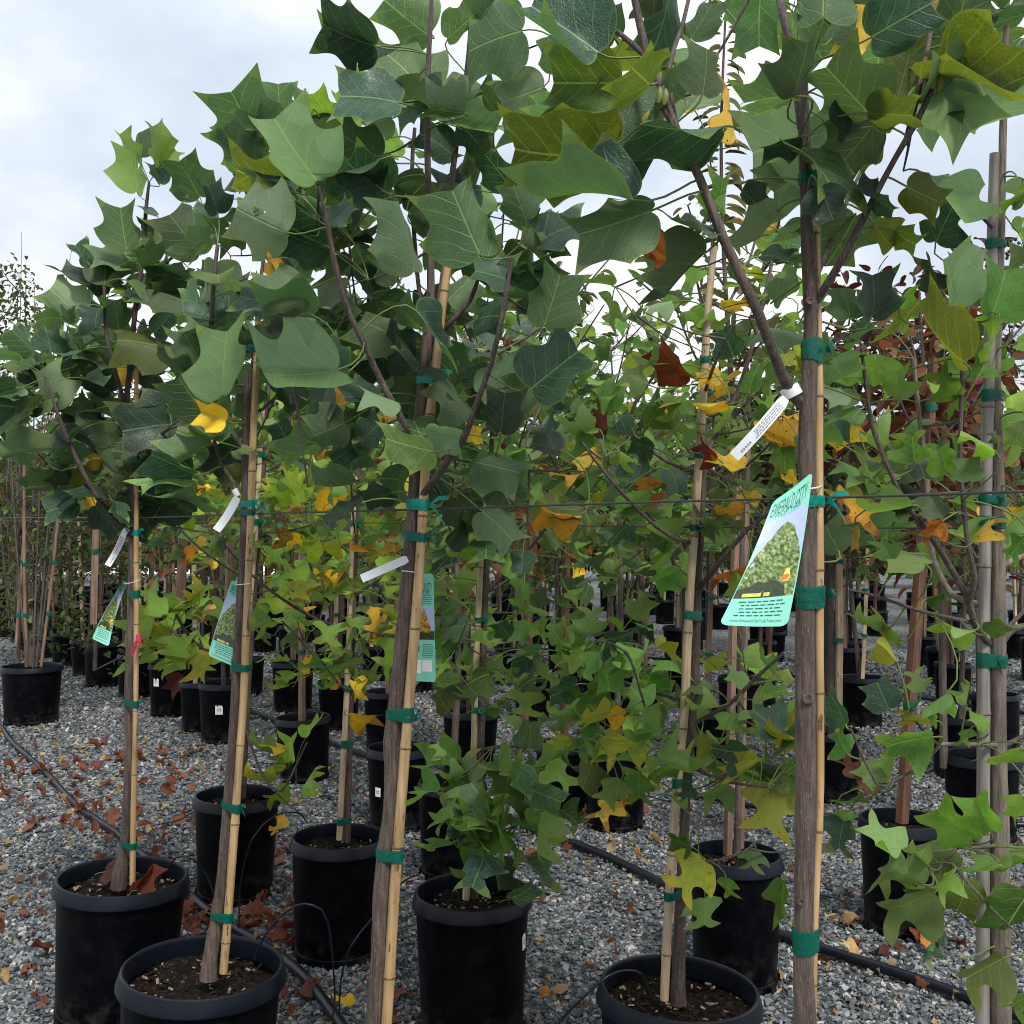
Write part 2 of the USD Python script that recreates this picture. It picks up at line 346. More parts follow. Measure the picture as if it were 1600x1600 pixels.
wood('bamboo_tan', (0.27, 0.165, 0.07), (0.38, 0.25, 0.115), (0.48, 0.34, 0.18), rough=0.42, scars=0.85)
wood('bamboo_pale', (0.28, 0.20, 0.12), (0.40, 0.30, 0.185), (0.50, 0.40, 0.27), rough=0.5, scars=0.7)
wood('bamboo_grey', (0.13, 0.118, 0.105), (0.20, 0.182, 0.165), (0.28, 0.255, 0.23), rough=0.6)
wood('bamboo_node_dark', (0.05, 0.03, 0.018), (0.14, 0.09, 0.05), (0.3, 0.2, 0.1), rough=0.6)
wood('stake_wood_red', (0.05, 0.02, 0.011), (0.095, 0.038, 0.019), (0.15, 0.066, 0.033), s=(60, 60, 3))
wood('stake_wood_brown', (0.10, 0.058, 0.036), (0.16, 0.098, 0.062), (0.24, 0.16, 0.108), s=(60, 60, 3))


def plain(name, col, rough=0.5, spec=0.5, trans=None, noise=0.0, nscale=30.0, bump=0.0, metallic=0.0):
    n = {'p': ('principled_bsdf', {'base_color': col, 'roughness': rough, 'specular_ior_level': spec, 'metallic': metallic})}
    k = []
    surf = 'p.BSDF'
    if noise or bump:
        n.update({'ge': ('geometry', {}), 'ns': ('noise_texture', {'scale': nscale, 'detail': 5.0, 'roughness': 0.6}),
                  'mr': ('map_range', {'from_min': 0.25, 'from_max': 0.75, 'to_min': 1 - noise, 'to_max': 1 + noise}),
                  'mu': ('mix_color', {'blend_type': 'multiply', 'fac': 1.0, 'a': col, 'use_clamp': False}),
                  'bu': ('bump', {'strength': bump, 'distance': 0.004})})
        k += [('ge.position', 'ns.vector'), ('ns.fac', 'mr.value'), ('mr.result', 'mu.b'), ('mu.result', 'p.base_color'), ('ns.fac', 'bu.height'), ('bu.normal', 'p.normal')]
    if trans:
        n['t'] = ('translucent_bsdf', {'color': trans}); n['mx'] = ('mix_closure', {'fac': 0.35})
        k += [('p.BSDF', 'mx.closure1'), ('t.BSDF', 'mx.closure2')]
        surf = 'mx.closure'
    mat(name, n, k, surface=surf)


mat('pot_black', {
    'ge': ('geometry', {}), 'sx': ('separate_xyz', {}), 'n1': ('noise_texture', {'scale': 18.0, 'detail': 6.0, 'roughness': 0.65}), 'n2': ('noise_texture', {'scale': 160.0, 'detail': 2.0}),
    'lo': ('map_range', {'from_min': 0.0, 'from_max': 0.16, 'to_min': 0.75, 'to_max': 0.06, 'clamp': True}),
    'nr': ('map_range', {'from_min': 0.45, 'from_max': 0.72, 'to_min': 0.0, 'to_max': 1.0, 'clamp': True}), 'mm': ('math', {'math_type': 'multiply'}),
    'c': ('mix_color', {'a': (0.0011, 0.0013, 0.0023), 'b': (0.05, 0.046, 0.042)}),
    'rr': ('map_range', {'from_min': 0.3, 'from_max': 0.7, 'to_min': 0.34, 'to_max': 0.52}), 'bu': ('bump', {'strength': 0.06, 'distance': 0.002}),
    'p': ('principled_bsdf', {'specular_ior_level': 0.08}),
}, [('ge.position', 'sx.vector'), ('ge.position', 'n1.vector'), ('ge.position', 'n2.vector'), ('sx.z', 'lo.value'), ('n1.fac', 'nr.value'), ('lo.result', 'mm.value1'), ('nr.result', 'mm.value2'),
    ('mm.value', 'c.fac'), ('c.result', 'p.base_color'), ('n1.fac', 'rr.value'), ('rr.result', 'p.roughness'), ('n2.fac', 'bu.height'), ('bu.normal', 'p.normal')], surface='p.BSDF')
plain('hose_black', (0.006, 0.007, 0.011), 0.36, spec=0.3, noise=0.4, nscale=20)
plain('pot_rim_black', (0.0025, 0.0038, 0.0078), 0.36, spec=0.26, noise=0.35, nscale=14)
plain('tie_green', (0.0, 0.115, 0.075), 0.28, trans=(0.0, 0.22, 0.14), noise=0.35, nscale=120, bump=0.3)
plain('tie_bright', (0.0, 0.26, 0.19), 0.28, trans=(0.0, 0.35, 0.25), noise=0.2, nscale=90)
plain('ribbon_red', (0.5, 0.03, 0.06), 0.4, trans=(0.5, 0.03, 0.06))
plain('wire_grey', (0.045, 0.043, 0.042), 0.5, spec=0.3, noise=0.3, nscale=90)
plain('tag_white', (0.86, 0.88, 0.90), 0.35, trans=(0.85, 0.87, 0.9))
plain('tag_mint', (0.22, 0.60, 0.47), 0.3)
plain('tag_ink', (0.012, 0.10, 0.075), 0.5)
plain('tag_grey_ink', (0.22, 0.24, 0.26), 0.5)
plain('tag_sky', (0.38, 0.45, 0.66), 0.3)
mat('tag_tree_print', {
    'ge': ('geometry', {}), 'n': ('noise_texture', {'scale': 190.0, 'detail': 4.0, 'roughness': 0.6}),
    'r': ('rgb_ramp', {'ramp': [(0.36, (0.03, 0.06, 0.012)), (0.5, (0.13, 0.19, 0.05)), (0.62, (0.30, 0.37, 0.15)), (0.72, (0.5, 0.55, 0.33))]}), 'p': ('principled_bsdf', {'roughness': 0.3}),
}, [('ge.position', 'n.vector'), ('n.fac', 'r.fac'), ('r.color', 'p.base_color')], surface='p.BSDF')
mat('tag_gold_tree_print', {
    'ge': ('geometry', {}), 'n': ('noise_texture', {'scale': 230.0, 'detail': 4.0, 'roughness': 0.6}),
    'r': ('rgb_ramp', {'ramp': [(0.36, (0.12, 0.05, 0.01)), (0.5, (0.38, 0.2, 0.03)), (0.66, (0.66, 0.42, 0.10))]}), 'p': ('principled_bsdf', {'roughness': 0.3}),
}, [('ge.position', 'n.vector'), ('n.fac', 'r.fac'), ('r.color', 'p.base_color')], surface='p.BSDF')
plain('tag_shade_print', (0.035, 0.05, 0.025), 0.3, noise=0.5, nscale=200)
plain('tag_lawn_print', (0.55, 0.52, 0.10), 0.3, noise=0.3, nscale=200)
plain('tag_flower_orange', (0.75, 0.16, 0.03), 0.3)
plain('tag_flower_yellow', (0.85, 0.62, 0.12), 0.3)
plain('tag_white_print', (0.75, 0.78, 0.76), 0.3)
plain('label_white', (0.78, 0.78, 0.76), 0.5)
plain('berry_dark', (0.02, 0.012, 0.012), 0.4)
plain('blossom_pink', (0.6, 0.03, 0.16), 0.5, trans=(0.6, 0.05, 0.2))
plain('bud_green', (0.22, 0.26, 0.07), 0.5, trans=(0.25, 0.3, 0.08))
plain('ground_cloth_white', (0.72, 0.72, 0.70), 0.7, noise=0.1)
mat('potting_soil', {
    'ge': ('geometry', {}), 'v': ('voronoi_texture', {'scale': 130.0}), 'n': ('noise_texture', {'scale': 60.0, 'detail': 6.0, 'roughness': 0.7}),
    'r': ('rgb_ramp', {'ramp': [(0.3, (0.002, 0.0017, 0.0015)), (0.5, (0.008, 0.006, 0.0045)), (0.62, (0.026, 0.018, 0.013)), (0.70, (0.16, 0.125, 0.09)), (0.76, (0.42, 0.36, 0.28))]}),
    'bu': ('bump', {'strength': 1.0, 'distance': 0.012}), 'p': ('principled_bsdf', {'roughness': 0.9, 'specular_ior_level': 0.08}),
}, [('ge.position', 'v.vector'), ('ge.position', 'n.vector'), ('n.fac', 'r.fac'), ('r.color', 'p.base_color'), ('n.fac', 'bu.height'), ('bu.normal', 'p.normal')], surface='p.BSDF')
plain('bark_chip', (0.018, 0.011, 0.008), 0.85, spec=0.1, noise=0.9, nscale=45)
plain('soil_fleck', (0.20, 0.15, 0.10), 0.85, noise=0.6, nscale=60)


def stone_mat(name, ramp):
    mat(name, {
        'oi': ('object_info', {}), 'ge': ('geometry', {}), 'n': ('noise_texture', {'scale': 150.0, 'detail': 4.0, 'roughness': 0.65}),
        'r': ('rgb_ramp', {'ramp': ramp, 'interpolate': True}), 'mr': ('map_range', {'from_min': 0.3, 'from_max': 0.7, 'to_min': 0.72, 'to_max': 1.28}),
        'mu': ('mix_color', {'blend_type': 'multiply', 'fac': 1.0, 'use_clamp': False}), 'p': ('principled_bsdf', {'roughness': 0.75, 'specular_ior_level': 0.3}),
    }, [('oi.random', 'r.fac'), ('ge.position', 'n.vector'), ('n.fac', 'mr.value'), ('r.color', 'mu.a'), ('mr.result', 'mu.b'), ('mu.result', 'p.base_color')], surface='p.BSDF')


stone_mat('gravel_blue_grey', [(0.0, (0.026, 0.033, 0.040)), (0.3, (0.071, 0.084, 0.094)), (0.6, (0.120, 0.136, 0.144)), (0.9, (0.194, 0.203, 0.206)), (1.0, (0.344, 0.340, 0.327))])
stone_mat('gravel_mixed', [(0.0, (0.022, 0.026, 0.029)), (0.4, (0.077, 0.086, 0.090)), (0.65, (0.181, 0.163, 0.142)), (0.86, (0.292, 0.241, 0.181)), (1.0, (0.473, 0.447, 0.396))])
mat('gravel_ground', {
    'ge': ('geometry', {}), 'v': ('voronoi_texture', {'scale': 36.0}), 'vd': ('voronoi_texture', {'scale': 36.0, 'feature': 'distance_to_edge'}), 'sx': ('separate_xyz', {}),
    'r': ('rgb_ramp', {'ramp': [(0.0, (0.034, 0.040, 0.045)), (0.3, (0.082, 0.095, 0.103)), (0.6, (0.138, 0.150, 0.157)), (0.85, (0.224, 0.224, 0.219)), (1.0, (0.430, 0.404, 0.361))]}),
    'ed': ('map_range', {'from_min': 0.0, 'from_max': 0.16, 'to_min': 0.35, 'to_max': 1.0, 'clamp': True}),
    'n': ('noise_texture', {'scale': 0.7, 'detail': 5.0}), 'nr': ('map_range', {'from_min': 0.3, 'from_max': 0.7, 'to_min': 0.8, 'to_max': 1.2}),
    'm1': ('mix_color', {'blend_type': 'multiply', 'fac': 1.0, 'use_clamp': False}), 'm2': ('mix_color', {'blend_type': 'multiply', 'fac': 1.0, 'use_clamp': False}),
    'bu': ('bump', {'strength': 0.8, 'distance': 0.012}), 'p': ('principled_bsdf', {'roughness': 0.85}),
}, [('ge.position', 'v.vector'), ('ge.position', 'vd.vector'), ('v.color', 'sx.vector'), ('sx.x', 'r.fac'), ('vd.distance', 'ed.value'), ('ge.position', 'n.vector'), ('n.fac', 'nr.value'),
    ('r.color', 'm1.a'), ('ed.result', 'm1.b'), ('m1.result', 'm2.a'), ('nr.result', 'm2.b'), ('m2.result', 'p.base_color'), ('ed.result', 'bu.height'), ('bu.normal', 'p.normal')], surface='p.BSDF')

# ------------------------------------------------------------------ leaf shapes
HALF = {   # right half outline, base to apex notch; True marks a sharp point
    'tulip': [(0, 0, 1), (.09, -.045, 0), (.22, -.045, 0), (.36, .03, 0), (.46, .14, 0), (.54, .28, 0), (.60, .42, 1), (.51, .45, 0), (.42, .515, 0), (.385, .60, 0), (.41, .74, 0), (.45, .87, 0), (.485, 1.0, 1), (.36, .935, 0), (.20, .875, 0), (0, .825, 1)],
    'tulip2': [(0, 0, 1), (.1, -.06, 0), (.25, -.06, 0), (.42, .01, 0), (.52, .12, 0), (.575, .23, 0), (.635, .36, 1), (.53, .41, 0), (.43, .50, 0), (.405, .59, 0), (.45, .72, 0), (.51, .83, 0), (.56, .95, 1), (.40, .90, 0), (.2, .86, 0), (0, .81, 1)],
    'deep': [(0, 0, 1), (.1, -.05, 0), (.24, -.05, 0), (.42, .03, 0), (.56, .13, 0), (.70, .27, 1), (.56, .35, 0), (.38, .40, 0), (.25, .46, 0), (.225, .54, 0), (.29, .66, 0), (.40, .78, 0), (.50, .97, 1), (.33, .91, 0), (.16, .83, 0), (0, .74, 1)],
    'deep2': [(0, 0, 1), (.12, -.04, 0), (.28, .0, 0), (.46, .10, 0), (.60, .20, 0), (.69, .38, 1), (.52, .42, 0), (.33, .45, 0), (.215, .53, 0), (.24, .64, 0), (.38, .73, 0), (.56, .88, 1), (.38, .91, 0), (.18, .87, 0), (0, .73, 1)],
    'oval': [(0, 0, 1), (.13, .08, 0), (.22, .25, 0), (.25, .45, 0), (.20, .70, 0), (.10, .90, 0), (0, 1.0, 1)],
}
ASPECT = {'tulip': 1.17, 'tulip2': 1.26, 'deep': 1.38, 'deep2': 1.38, 'oval': .5}


def make_template(kind, res):
    h = HALF[kind]
    pts, run = [], [h[0]]
    for q in h[1:]:
        run.append(q)
        if q[2]:
            p = np.array([r[:2] for r in run], float)
            pts.extend(smooth_path(p, n=res)[:-1].tolist() if res > 1 else p[:-1].tolist())
            run = [q]
    pts.append(h[-1][:2])
    right = np.array(pts)
    out = np.vstack([right, (right * [-1, 1])[-2:0:-1]])
    poly = Polygon(out)
    inner = []
    ymax = h[-1][1]
    g = .13 if res > 1 else .26
    for v in np.arange(g * .8, ymax - g * .4, g):
        inner.append((0, v))
        for u in np.arange(g, .62, g):
            for s in (-1, 1):
                if poly.buffer(-g * .42).contains(Point(s * u, v)):
                    inner.append((s * u, v))
    allp = np.vstack([out, np.array(inner)]) if inner else out
    jit = allp + np.random.RandomState(3).randn(*allp.shape) * 1e-5
    tri = Delaunay(jit).simplices
    c = allp[tri].mean(1)
    area = np.cross(allp[tri[:, 1]] - allp[tri[:, 0]], allp[tri[:, 2]] - allp[tri[:, 0]])
    keep = np.array([poly.contains(Point(*q)) for q in c]) & (np.abs(area) > 1e-7)
    tri, area = tri[keep], area[keep]
    tri[area < 0] = tri[area < 0][:, ::-1]
    edge = np.zeros(len(allp)); edge[:len(out)] = 1
    return allp, tri, edge


TPL = {(k, r): make_template(k, r) for k in HALF for r in (1, 3)}


def leaf_mesh(kind, res, base, Ld, Nd, L, rnd, curl=None, fold=None, cup=None, attach=None, pr=0.0017):
    """One leaf: base point, direction of the midrib, normal of the upper face, length base to lobe tips; with its stalk to 'attach'."""
    uv, tri, edge = TPL[(kind, res)]
    u, v = uv[:, 0].copy(), uv[:, 1].copy()
    Wd = np.cross(Ld, Nd); Wd = unit(Wd); Nd = unit(np.cross(Wd, Ld))
    asym = 1 + .10 * rnd.uniform(-1, 1)
    uu = np.where(u > 0, u * asym, u / asym) * rnd.uniform(.93, 1.07)
    vv = v + .06 * rnd.uniform(-1, 1) * u + .05 * np.sin(uu * 7 + rnd.uniform(0, 6)) * np.abs(u)
    curl = rnd.uniform(-.3, 1.5) if curl is None else curl
    fold = rnd.uniform(.08, .8) if fold is None else fold
    cup = rnd.uniform(-1.4, 1.2) if cup is None else cup
    # across: fold into a V and bend the halves
    a = fold
    au = np.abs(uu)
    k2 = cup + 1e-4
    xs = np.sin(k2 * au) / k2
    zs = -(1 - np.cos(k2 * au)) / k2
    x = np.sign(uu) * (xs * math.cos(a) - zs * math.sin(a))
    z = xs * math.sin(a) + zs * math.cos(a)
    # margins wave
    ph, am = rnd.uniform(0, 6), rnd.uniform(.02, .07)
    z = z + am * np.sin(vv * rnd.uniform(7, 12) + ph + np.sign(uu) * 1.3) * (au * 2) ** 1.6
    if rnd.random() < .22:      # one side rolled over
        s = 1 if rnd.random() < .5 else -1
        t = np.clip(s * uu - .16, 0, None)
        z = z + 1.5 * t * t * rnd.choice([-1, 1, 1])
        x = x - s * .9 * t * t
    # along: droop
    k = curl + 1e-4
    y = np.sin(k * vv) / k
    z2 = -(1 - np.cos(k * vv)) / k
    ny, nz = np.sin(k * vv), np.cos(k * vv)
    tw = rnd.uniform(-.35, .35) * vv
    x, z = x * np.cos(tw) - z * np.sin(tw), x * np.sin(tw) + z * np.cos(tw)
    loc = np.stack([x, y + z * ny, z2 + z * nz], 1) * L
    V = base + loc[:, :1] * Wd + loc[:, 1:2] * Ld + loc[:, 2:] * Nd
    F = tri
    if res > 1 and rnd.random() < .16:      # eaten away here and there
        for _ in range(rnd.randint(1, 2)):
            q = uv[rnd.randrange(len(uv))]
            if abs(q[0]) > .07:
                F = F[np.linalg.norm(uv[F].mean(1) - q, axis=1) > rnd.uniform(.05, .085)]
    UV, E = uv.copy(), edge.copy()
    if attach is not None:
        dist = np.linalg.norm(attach - base)
        c1 = base - Ld * dist * .35
        c2 = attach + (c1 - attach) * .35 + np.array([0, 0, dist * .10])
        t = np.linspace(0, 1, 6 if res > 1 else 4)[:, None]
        pth = (1 - t) ** 3 * base + 3 * (1 - t) ** 2 * t * c1 + 3 * (1 - t) * t * t * c2 + t ** 3 * attach
        pv, pf = tube(pth, pr, 4 if res > 1 else 3, caps=False)
        F = np.vstack([F, pf + len(V)])
        V = np.vstack([V, pv])
        UV = np.vstack([UV, np.tile([5.0, 0.0], (len(pv), 1))])
        E = np.concatenate([E, np.zeros(len(pv))])
    return V, F, UV, E


class Tree:
    """Collects trunk, branches and leaves of one plant; places leaves by the pixel where the photograph shows them and the plant's depth."""

    def __init__(s, name, label, cat, base, d, seed, shapes=('tulip', 'tulip2'), barkm='bark_brown', res=3, group=None):
        s.path = thing(name, label, cat, base, group)
        s.d, s.rnd, s.shapes, s.bark, s.res = d, random.Random(seed), shapes, barkm, res
        s.samples, s.nleaf, s.axis, s.twigs, s.spare = [], 0, None, MB(), MB()
        s.base = np.asarray(base, float)

    def limb(s, name, pts, sides=8, mat_=None, wob=0.02, step=None):
        """pts: (x, y, width in px[, depth])"""
        q = []
        for p in pts:
            d = p[3] if len(p) > 3 else s.d
            q.append(np.append(P(p[0], p[1], d), p[2] / 2 / FPX * d))
        return s.limb3(name, np.array(q), sides, mat_, wob, step)

    def limb3(s, name, q, sides=8, mat_=None, wob=0.02, step=None):
        q = smooth_path(q, step=step or .05)
        v, f = tube(q[:, :3], q[:, 3], sides, wob=wob)
        obj(s.path, name, (v, f), mat_ or s.bark, smooth=60)
        if name == 'trunk' and s.axis is None:
            s.axis = q[:, :3]
        s.samples.append(smooth_path(q[:, :3], step=.03) if len(q) > 2 else q[:, :3])
        s.kd = None
        return q

    def auto_branches(s, n, z0, z1, ln=(.35, .8), r=.006, up=(.4, 1.0), az0=None):
        ax = s.axis
        for i in range(n):
            z = z0 + (z1 - z0) * (i + s.rnd.random() * .7) / n
            k = int(np.argmin(np.abs(ax[:, 2] - z)))
            az = (i * 2.4 + s.rnd.uniform(-.4, .4)) if az0 is None else az0 + s.rnd.uniform(-.6, .6)
            L = s.rnd.uniform(*ln) * (1.05 - .45 * (i / n))
            el = s.rnd.uniform(*up)
            d = np.array([math.cos(az) * math.cos(el), math.sin(az) * math.cos(el), math.sin(el)])
            m = ax[k] + d * L * .5 + np.array([0, 0, -.03 * L])
            e = ax[k] + d * L + np.array([0, 0, .14 * L])
            s.limb3('branch', np.array([np.append(ax[k], r), np.append(m, r * .7), np.append(e, r * .35)]), 6, 'bark_twig', step=.08)

    def nearest(s, b, Ld):
        if getattr(s, 'kd', None) is None:
            s.pts = np.vstack(s.samples)
            s.kd = cKDTree(s.pts)
        dd, ii = s.kd.query(b - Ld * .07, k=min(10, len(s.pts)))
        w = s.pts[ii] - b
        sc = np.linalg.norm(w, axis=1) + .06 * ((w @ Ld) > 0) + .25 * np.abs(np.linalg.norm(w, axis=1) - .10)
        return s.pts[ii[int(np.argmin(sc))]]

    def put(s, base, Ld, Nd, L, code, kind=None, **kw):
        a = s.nearest(base, Ld)
        dist = np.linalg.norm(a - base)
        if dist > .17:          # a twig carries it
            k = base - unit(Ld + np.array([0, 0, .5])) * s.rnd.uniform(.07, .11)
            mid = (k + a) / 2 + np.array([0, 0, -.04 * dist])
            tp = smooth_path(np.array([a, mid, k]), n=4)
            s.twigs.add(*tube(tp, np.linspace(.0032, .0016, len(tp)), 5, caps=False))
            s.samples.append(tp[2:]); s.kd = None
            a = k
        V, F, UV, E = leaf_mesh(kind or s.rnd.choice(s.shapes), s.res, base, Ld, Nd, L, s.rnd, attach=a, **kw)
        obj(s.path, 'leaf', (V, F), LM[code], smooth=True, uv=UV, edge=E)
        s.nleaf += 1

    def traced(s, table):
        """Rows of: base x y, tip x y, width over length as seen, colour [, depth offset in cm]; upper case u after the colour: underside towards us."""
        for row in table.strip().split(';'):
            t = row.split()
            if not t:
                continue
            bx, by, tx, ty, w = map(float, t[:5])
            code = t[5]
            dz = float(t[6]) / 100 if len(t) > 6 else s.rnd.uniform(-.06, .06)
            r = s.rnd
            kind = r.choice(s.shapes)
            asp = ASPECT[kind]
            d = s.d + dz
            base = P(bx, by, d)
            La = math.hypot(tx - bx, ty - by) / FPX * d / .86
            side = code[0] in 'UG' or (code[0] in 'gLNyYSO' and r.random() < .45)
            if len(code) > 1:
                side = code[1] == 'u'
            e1 = unit(RIGHT * (tx - bx) + UPV * (by - ty))
            view = unit(base - CAMP)
            e1 = unit(e1 - view * (e1 @ view))
            if w > asp * 1.02:
                nat = La * w / asp
                tilt = math.acos(min(1, La / nat)) * r.choice([-1, 1])
                L, roll = nat, r.uniform(-.15, .15)
            else:
                tilt = r.uniform(-.4, .4)
                L = La / math.cos(tilt)
                roll = math.acos(max(.12, min(1, w / asp))) * r.choice([-1, 1])
            Ld = e1 * math.cos(tilt) + view * math.sin(tilt)
            Wd = unit(np.cross(view, e1))
            Wd = unit(Wd - Ld * (Wd @ Ld))
            Nn = unit(np.cross(Ld, Wd))
            Wd = Wd * math.cos(roll) + Nn * math.sin(roll)
            N = unit(np.cross(Wd, Ld))
            if (N @ view < 0) == side:
                N = -N
            # curl kept small so that the traced outline holds
            s.put(base, Ld, N, L, code[0], kind, curl=r.uniform(-.3, .75) * (1 if N @ view < 0 else -1) * (1 if abs(tilt) < .5 else .4), fold=r.uniform(.02, .46), cup=r.uniform(-1.1, .9))

    def fill(s, poly, n, spread, size, codes, down=.5, dd=0.0, kinds=None):
        pg = Polygon(poly)
        x0, y0, x1, y1 = pg.bounds
        r = s.rnd
        k = 0
        while k < n and s.nleaf < 299:
            px, py = r.uniform(x0, x1), r.uniform(y0, y1)
            if not pg.contains(Point(px, py)):
                continue
            k += 1
            b = P(px, py, s.d + dd + r.uniform(-1, 1) * spread)
            i = int(np.argmin(np.abs(s.axis[:, 2] - b[2])))
            o = b - s.axis[i]; o[2] = 0
            o = unit(o + np.array([r.uniform(-.4, .4), r.uniform(-.4, .4), 0]))
            Ld = unit(o + np.array([r.gauss(0, .35), r.gauss(0, .35), r.uniform(-down * 1.6, .35)]))
            N = np.array([r.gauss(0, .5), r.gauss(0, .5), 1.0]) + o * .35
            N = unit(N - Ld * (N @ Ld))
            s.put(b, Ld, N, r.uniform(*size), r.choice(codes), r.choice(kinds) if kinds else None)

    def done(s):
        if s.twigs.n:
            obj(s.path, 'twigs', s.twigs.mesh(), 'bark_twig', smooth=60)
            tag(stage.GetPrimAtPath(s.path + '/twigs'), kind='stuff')


# ------------------------------------------------------------------ pots
def pot_parts(path, c, r, h, tilt=(0, 0), n=44, chips=0, soil_drop=.05, rim_h=.044, rnd=None):
    """A round nursery pot standing at c: body with a moulded rim band, soil inside."""
    rb = r * .86
    inner = r * .93
    R = trimesh.transformations.euler_matrix(math.radians(tilt[0]), math.radians(tilt[1]), 0)[:3, :3]

    def at(v):
        return np.asarray(v) @ R.T + c
    body = [(rb - .012, .004), (rb - .004, .0), (rb + .004, .012), (rb + .003, .03), (rb - .002, .034)]
    for t in np.linspace(0.08, 1, 5):
        body.append((rb + (inner + .004 - rb) * t, .034 + (h - rim_h - .034) * t))
    body += [(inner - .004, h - rim_h + .002), (inner - .006, h - .12), (inner - .03, h - .2)]
    obj(path, 'body', (at(lathe(body, n)[0]), lathe(body, n)[1]), 'pot_black', smooth=50)
    rim = [(inner + .002, h - rim_h + .004), (r + .001, h - rim_h - .002), (r + .004, h - rim_h - .001), (r + .0045, h - rim_h + .003), (r, h - rim_h * .5), (r - .004, h - .010), (r - .006, h - .003), (r - .010, h), (r - .015, h - .001), (inner - .004, h - .010), (inner - .006, h - rim_h - .01)]
    obj(path, 'rim', (at(lathe(rim, n)[0]), lathe(rim, n)[1]), 'pot_rim_black', smooth=35)
    # feet: small raised notches round the base
    if n > 30:
        for a in np.arange(0, 2 * PI, PI / 4):
            b = trimesh.creation.box([.035, .014, .026]).vertices + [0, rb + .004, .017]
            obj(path, 'base_lug', (at(b @ rotz(a).T), trimesh.creation.box([1, 1, 1]).faces), 'pot_black', smooth=False)
    zs = h - soil_drop - .01
    g = 26 if chips else 14
    rr = np.linspace(0, inner - .006, 9)
    sv = [(0, 0, zs)]
    for q in rr[1:]:
        for k in range(g):
            a = 2 * PI * k / g
            sv.append((q * math.cos(a), q * math.sin(a), zs + .012 * math.sin(9 * q + 3 * a) * (q / r) + NR.uniform(-.006, .006)))
    sf = [(0, 1 + k, 1 + (k + 1) % g) for k in range(g)]
    for i in range(7):
        for k in range(g):
            a, b = 1 + i * g + k, 1 + i * g + (k + 1) % g
            sf += [(a, a + g, b + g), (a, b + g, b)]
    obj(path, 'soil', (at(sv), sf), 'potting_soil', smooth=60)
    if chips:
        mb, fl = MB(), MB()
        for i in range(chips):
            q, a = inner * .95 * math.sqrt(NR.rand()), NR.rand() * 2 * PI
            sz = NR.uniform(.0025, .008)
            b = trimesh.creation.box([sz * 2.4, sz, sz * .6]).vertices
            Rm = trimesh.transformations.euler_matrix(NR.uniform(-.6, .6), NR.uniform(-.6, .6), NR.uniform(0, 6))[:3, :3]
            mb.add(at(b @ Rm.T + [q * math.cos(a), q * math.sin(a), zs + .004]), trimesh.creation.box([1, 1, 1]).faces)
            if i % 4 == 3:
                fl.add(mb.v.pop(), mb.f.pop() - mb.n + 8); mb.n -= 8
        p = obj(path, 'bark_chips', mb.mesh(), 'bark_chip', smooth=False)
        tag(stage.GetPrimAtPath(p), kind='stuff')
        p = obj(path, 'pale_flecks', fl.mesh(), 'soil_fleck', smooth=False)
        tag(stage.GetPrimAtPath(p), kind='stuff')
    return R


def pot(label, px, rim_y, d, r, h=.45, chips=0, tilt=(0, 0), n=44, label_at=None, group=None):
    top = P(px, rim_y, d)
    c = np.array([top[0], top[1], 0.0])
    R = trimesh.transformations.euler_matrix(math.radians(tilt[0]), math.radians(tilt[1]), 0)[:3, :3]
    c = c - (R @ np.array([0, 0, h]))[:3] * [1, 1, 0]
    p = thing('nursery_pot', label, 'plant pot', c, group)
    pot_parts(p, c, r, h, tilt, n, chips)
    if label_at is not None:
        a, z, w, hh = label_at
        rr = r * (.86 + .08 * z / h) + .004
        v, f = [], []
        for i in range(5):
            b = a + (i / 4 - .5) * w / rr
            for zz in (z, z + hh):
                v.append(c + [rr * math.cos(b), rr * math.sin(b), zz])
        for i in range(4):
            f += [(2 * i, 2 * i + 2, 2 * i + 3), (2 * i, 2 * i + 3, 2 * i + 1)]
        obj(p, 'label', (v, f), 'label_white', smooth=True)
        for k in range(2):
            v2 = []
            for i in range(5):
                b = a + (i / 4 - .5) * w * .55 / rr
                for zz in (z + hh * (.38 + .2 * k), z + hh * (.46 + .2 * k)):
                    v2.append(c + [(rr + .001) * math.cos(b), (rr + .001) * math.sin(b), zz])
            obj(p, 'print', (v2, f), 'tag_grey_ink', smooth=True)
    return p, c


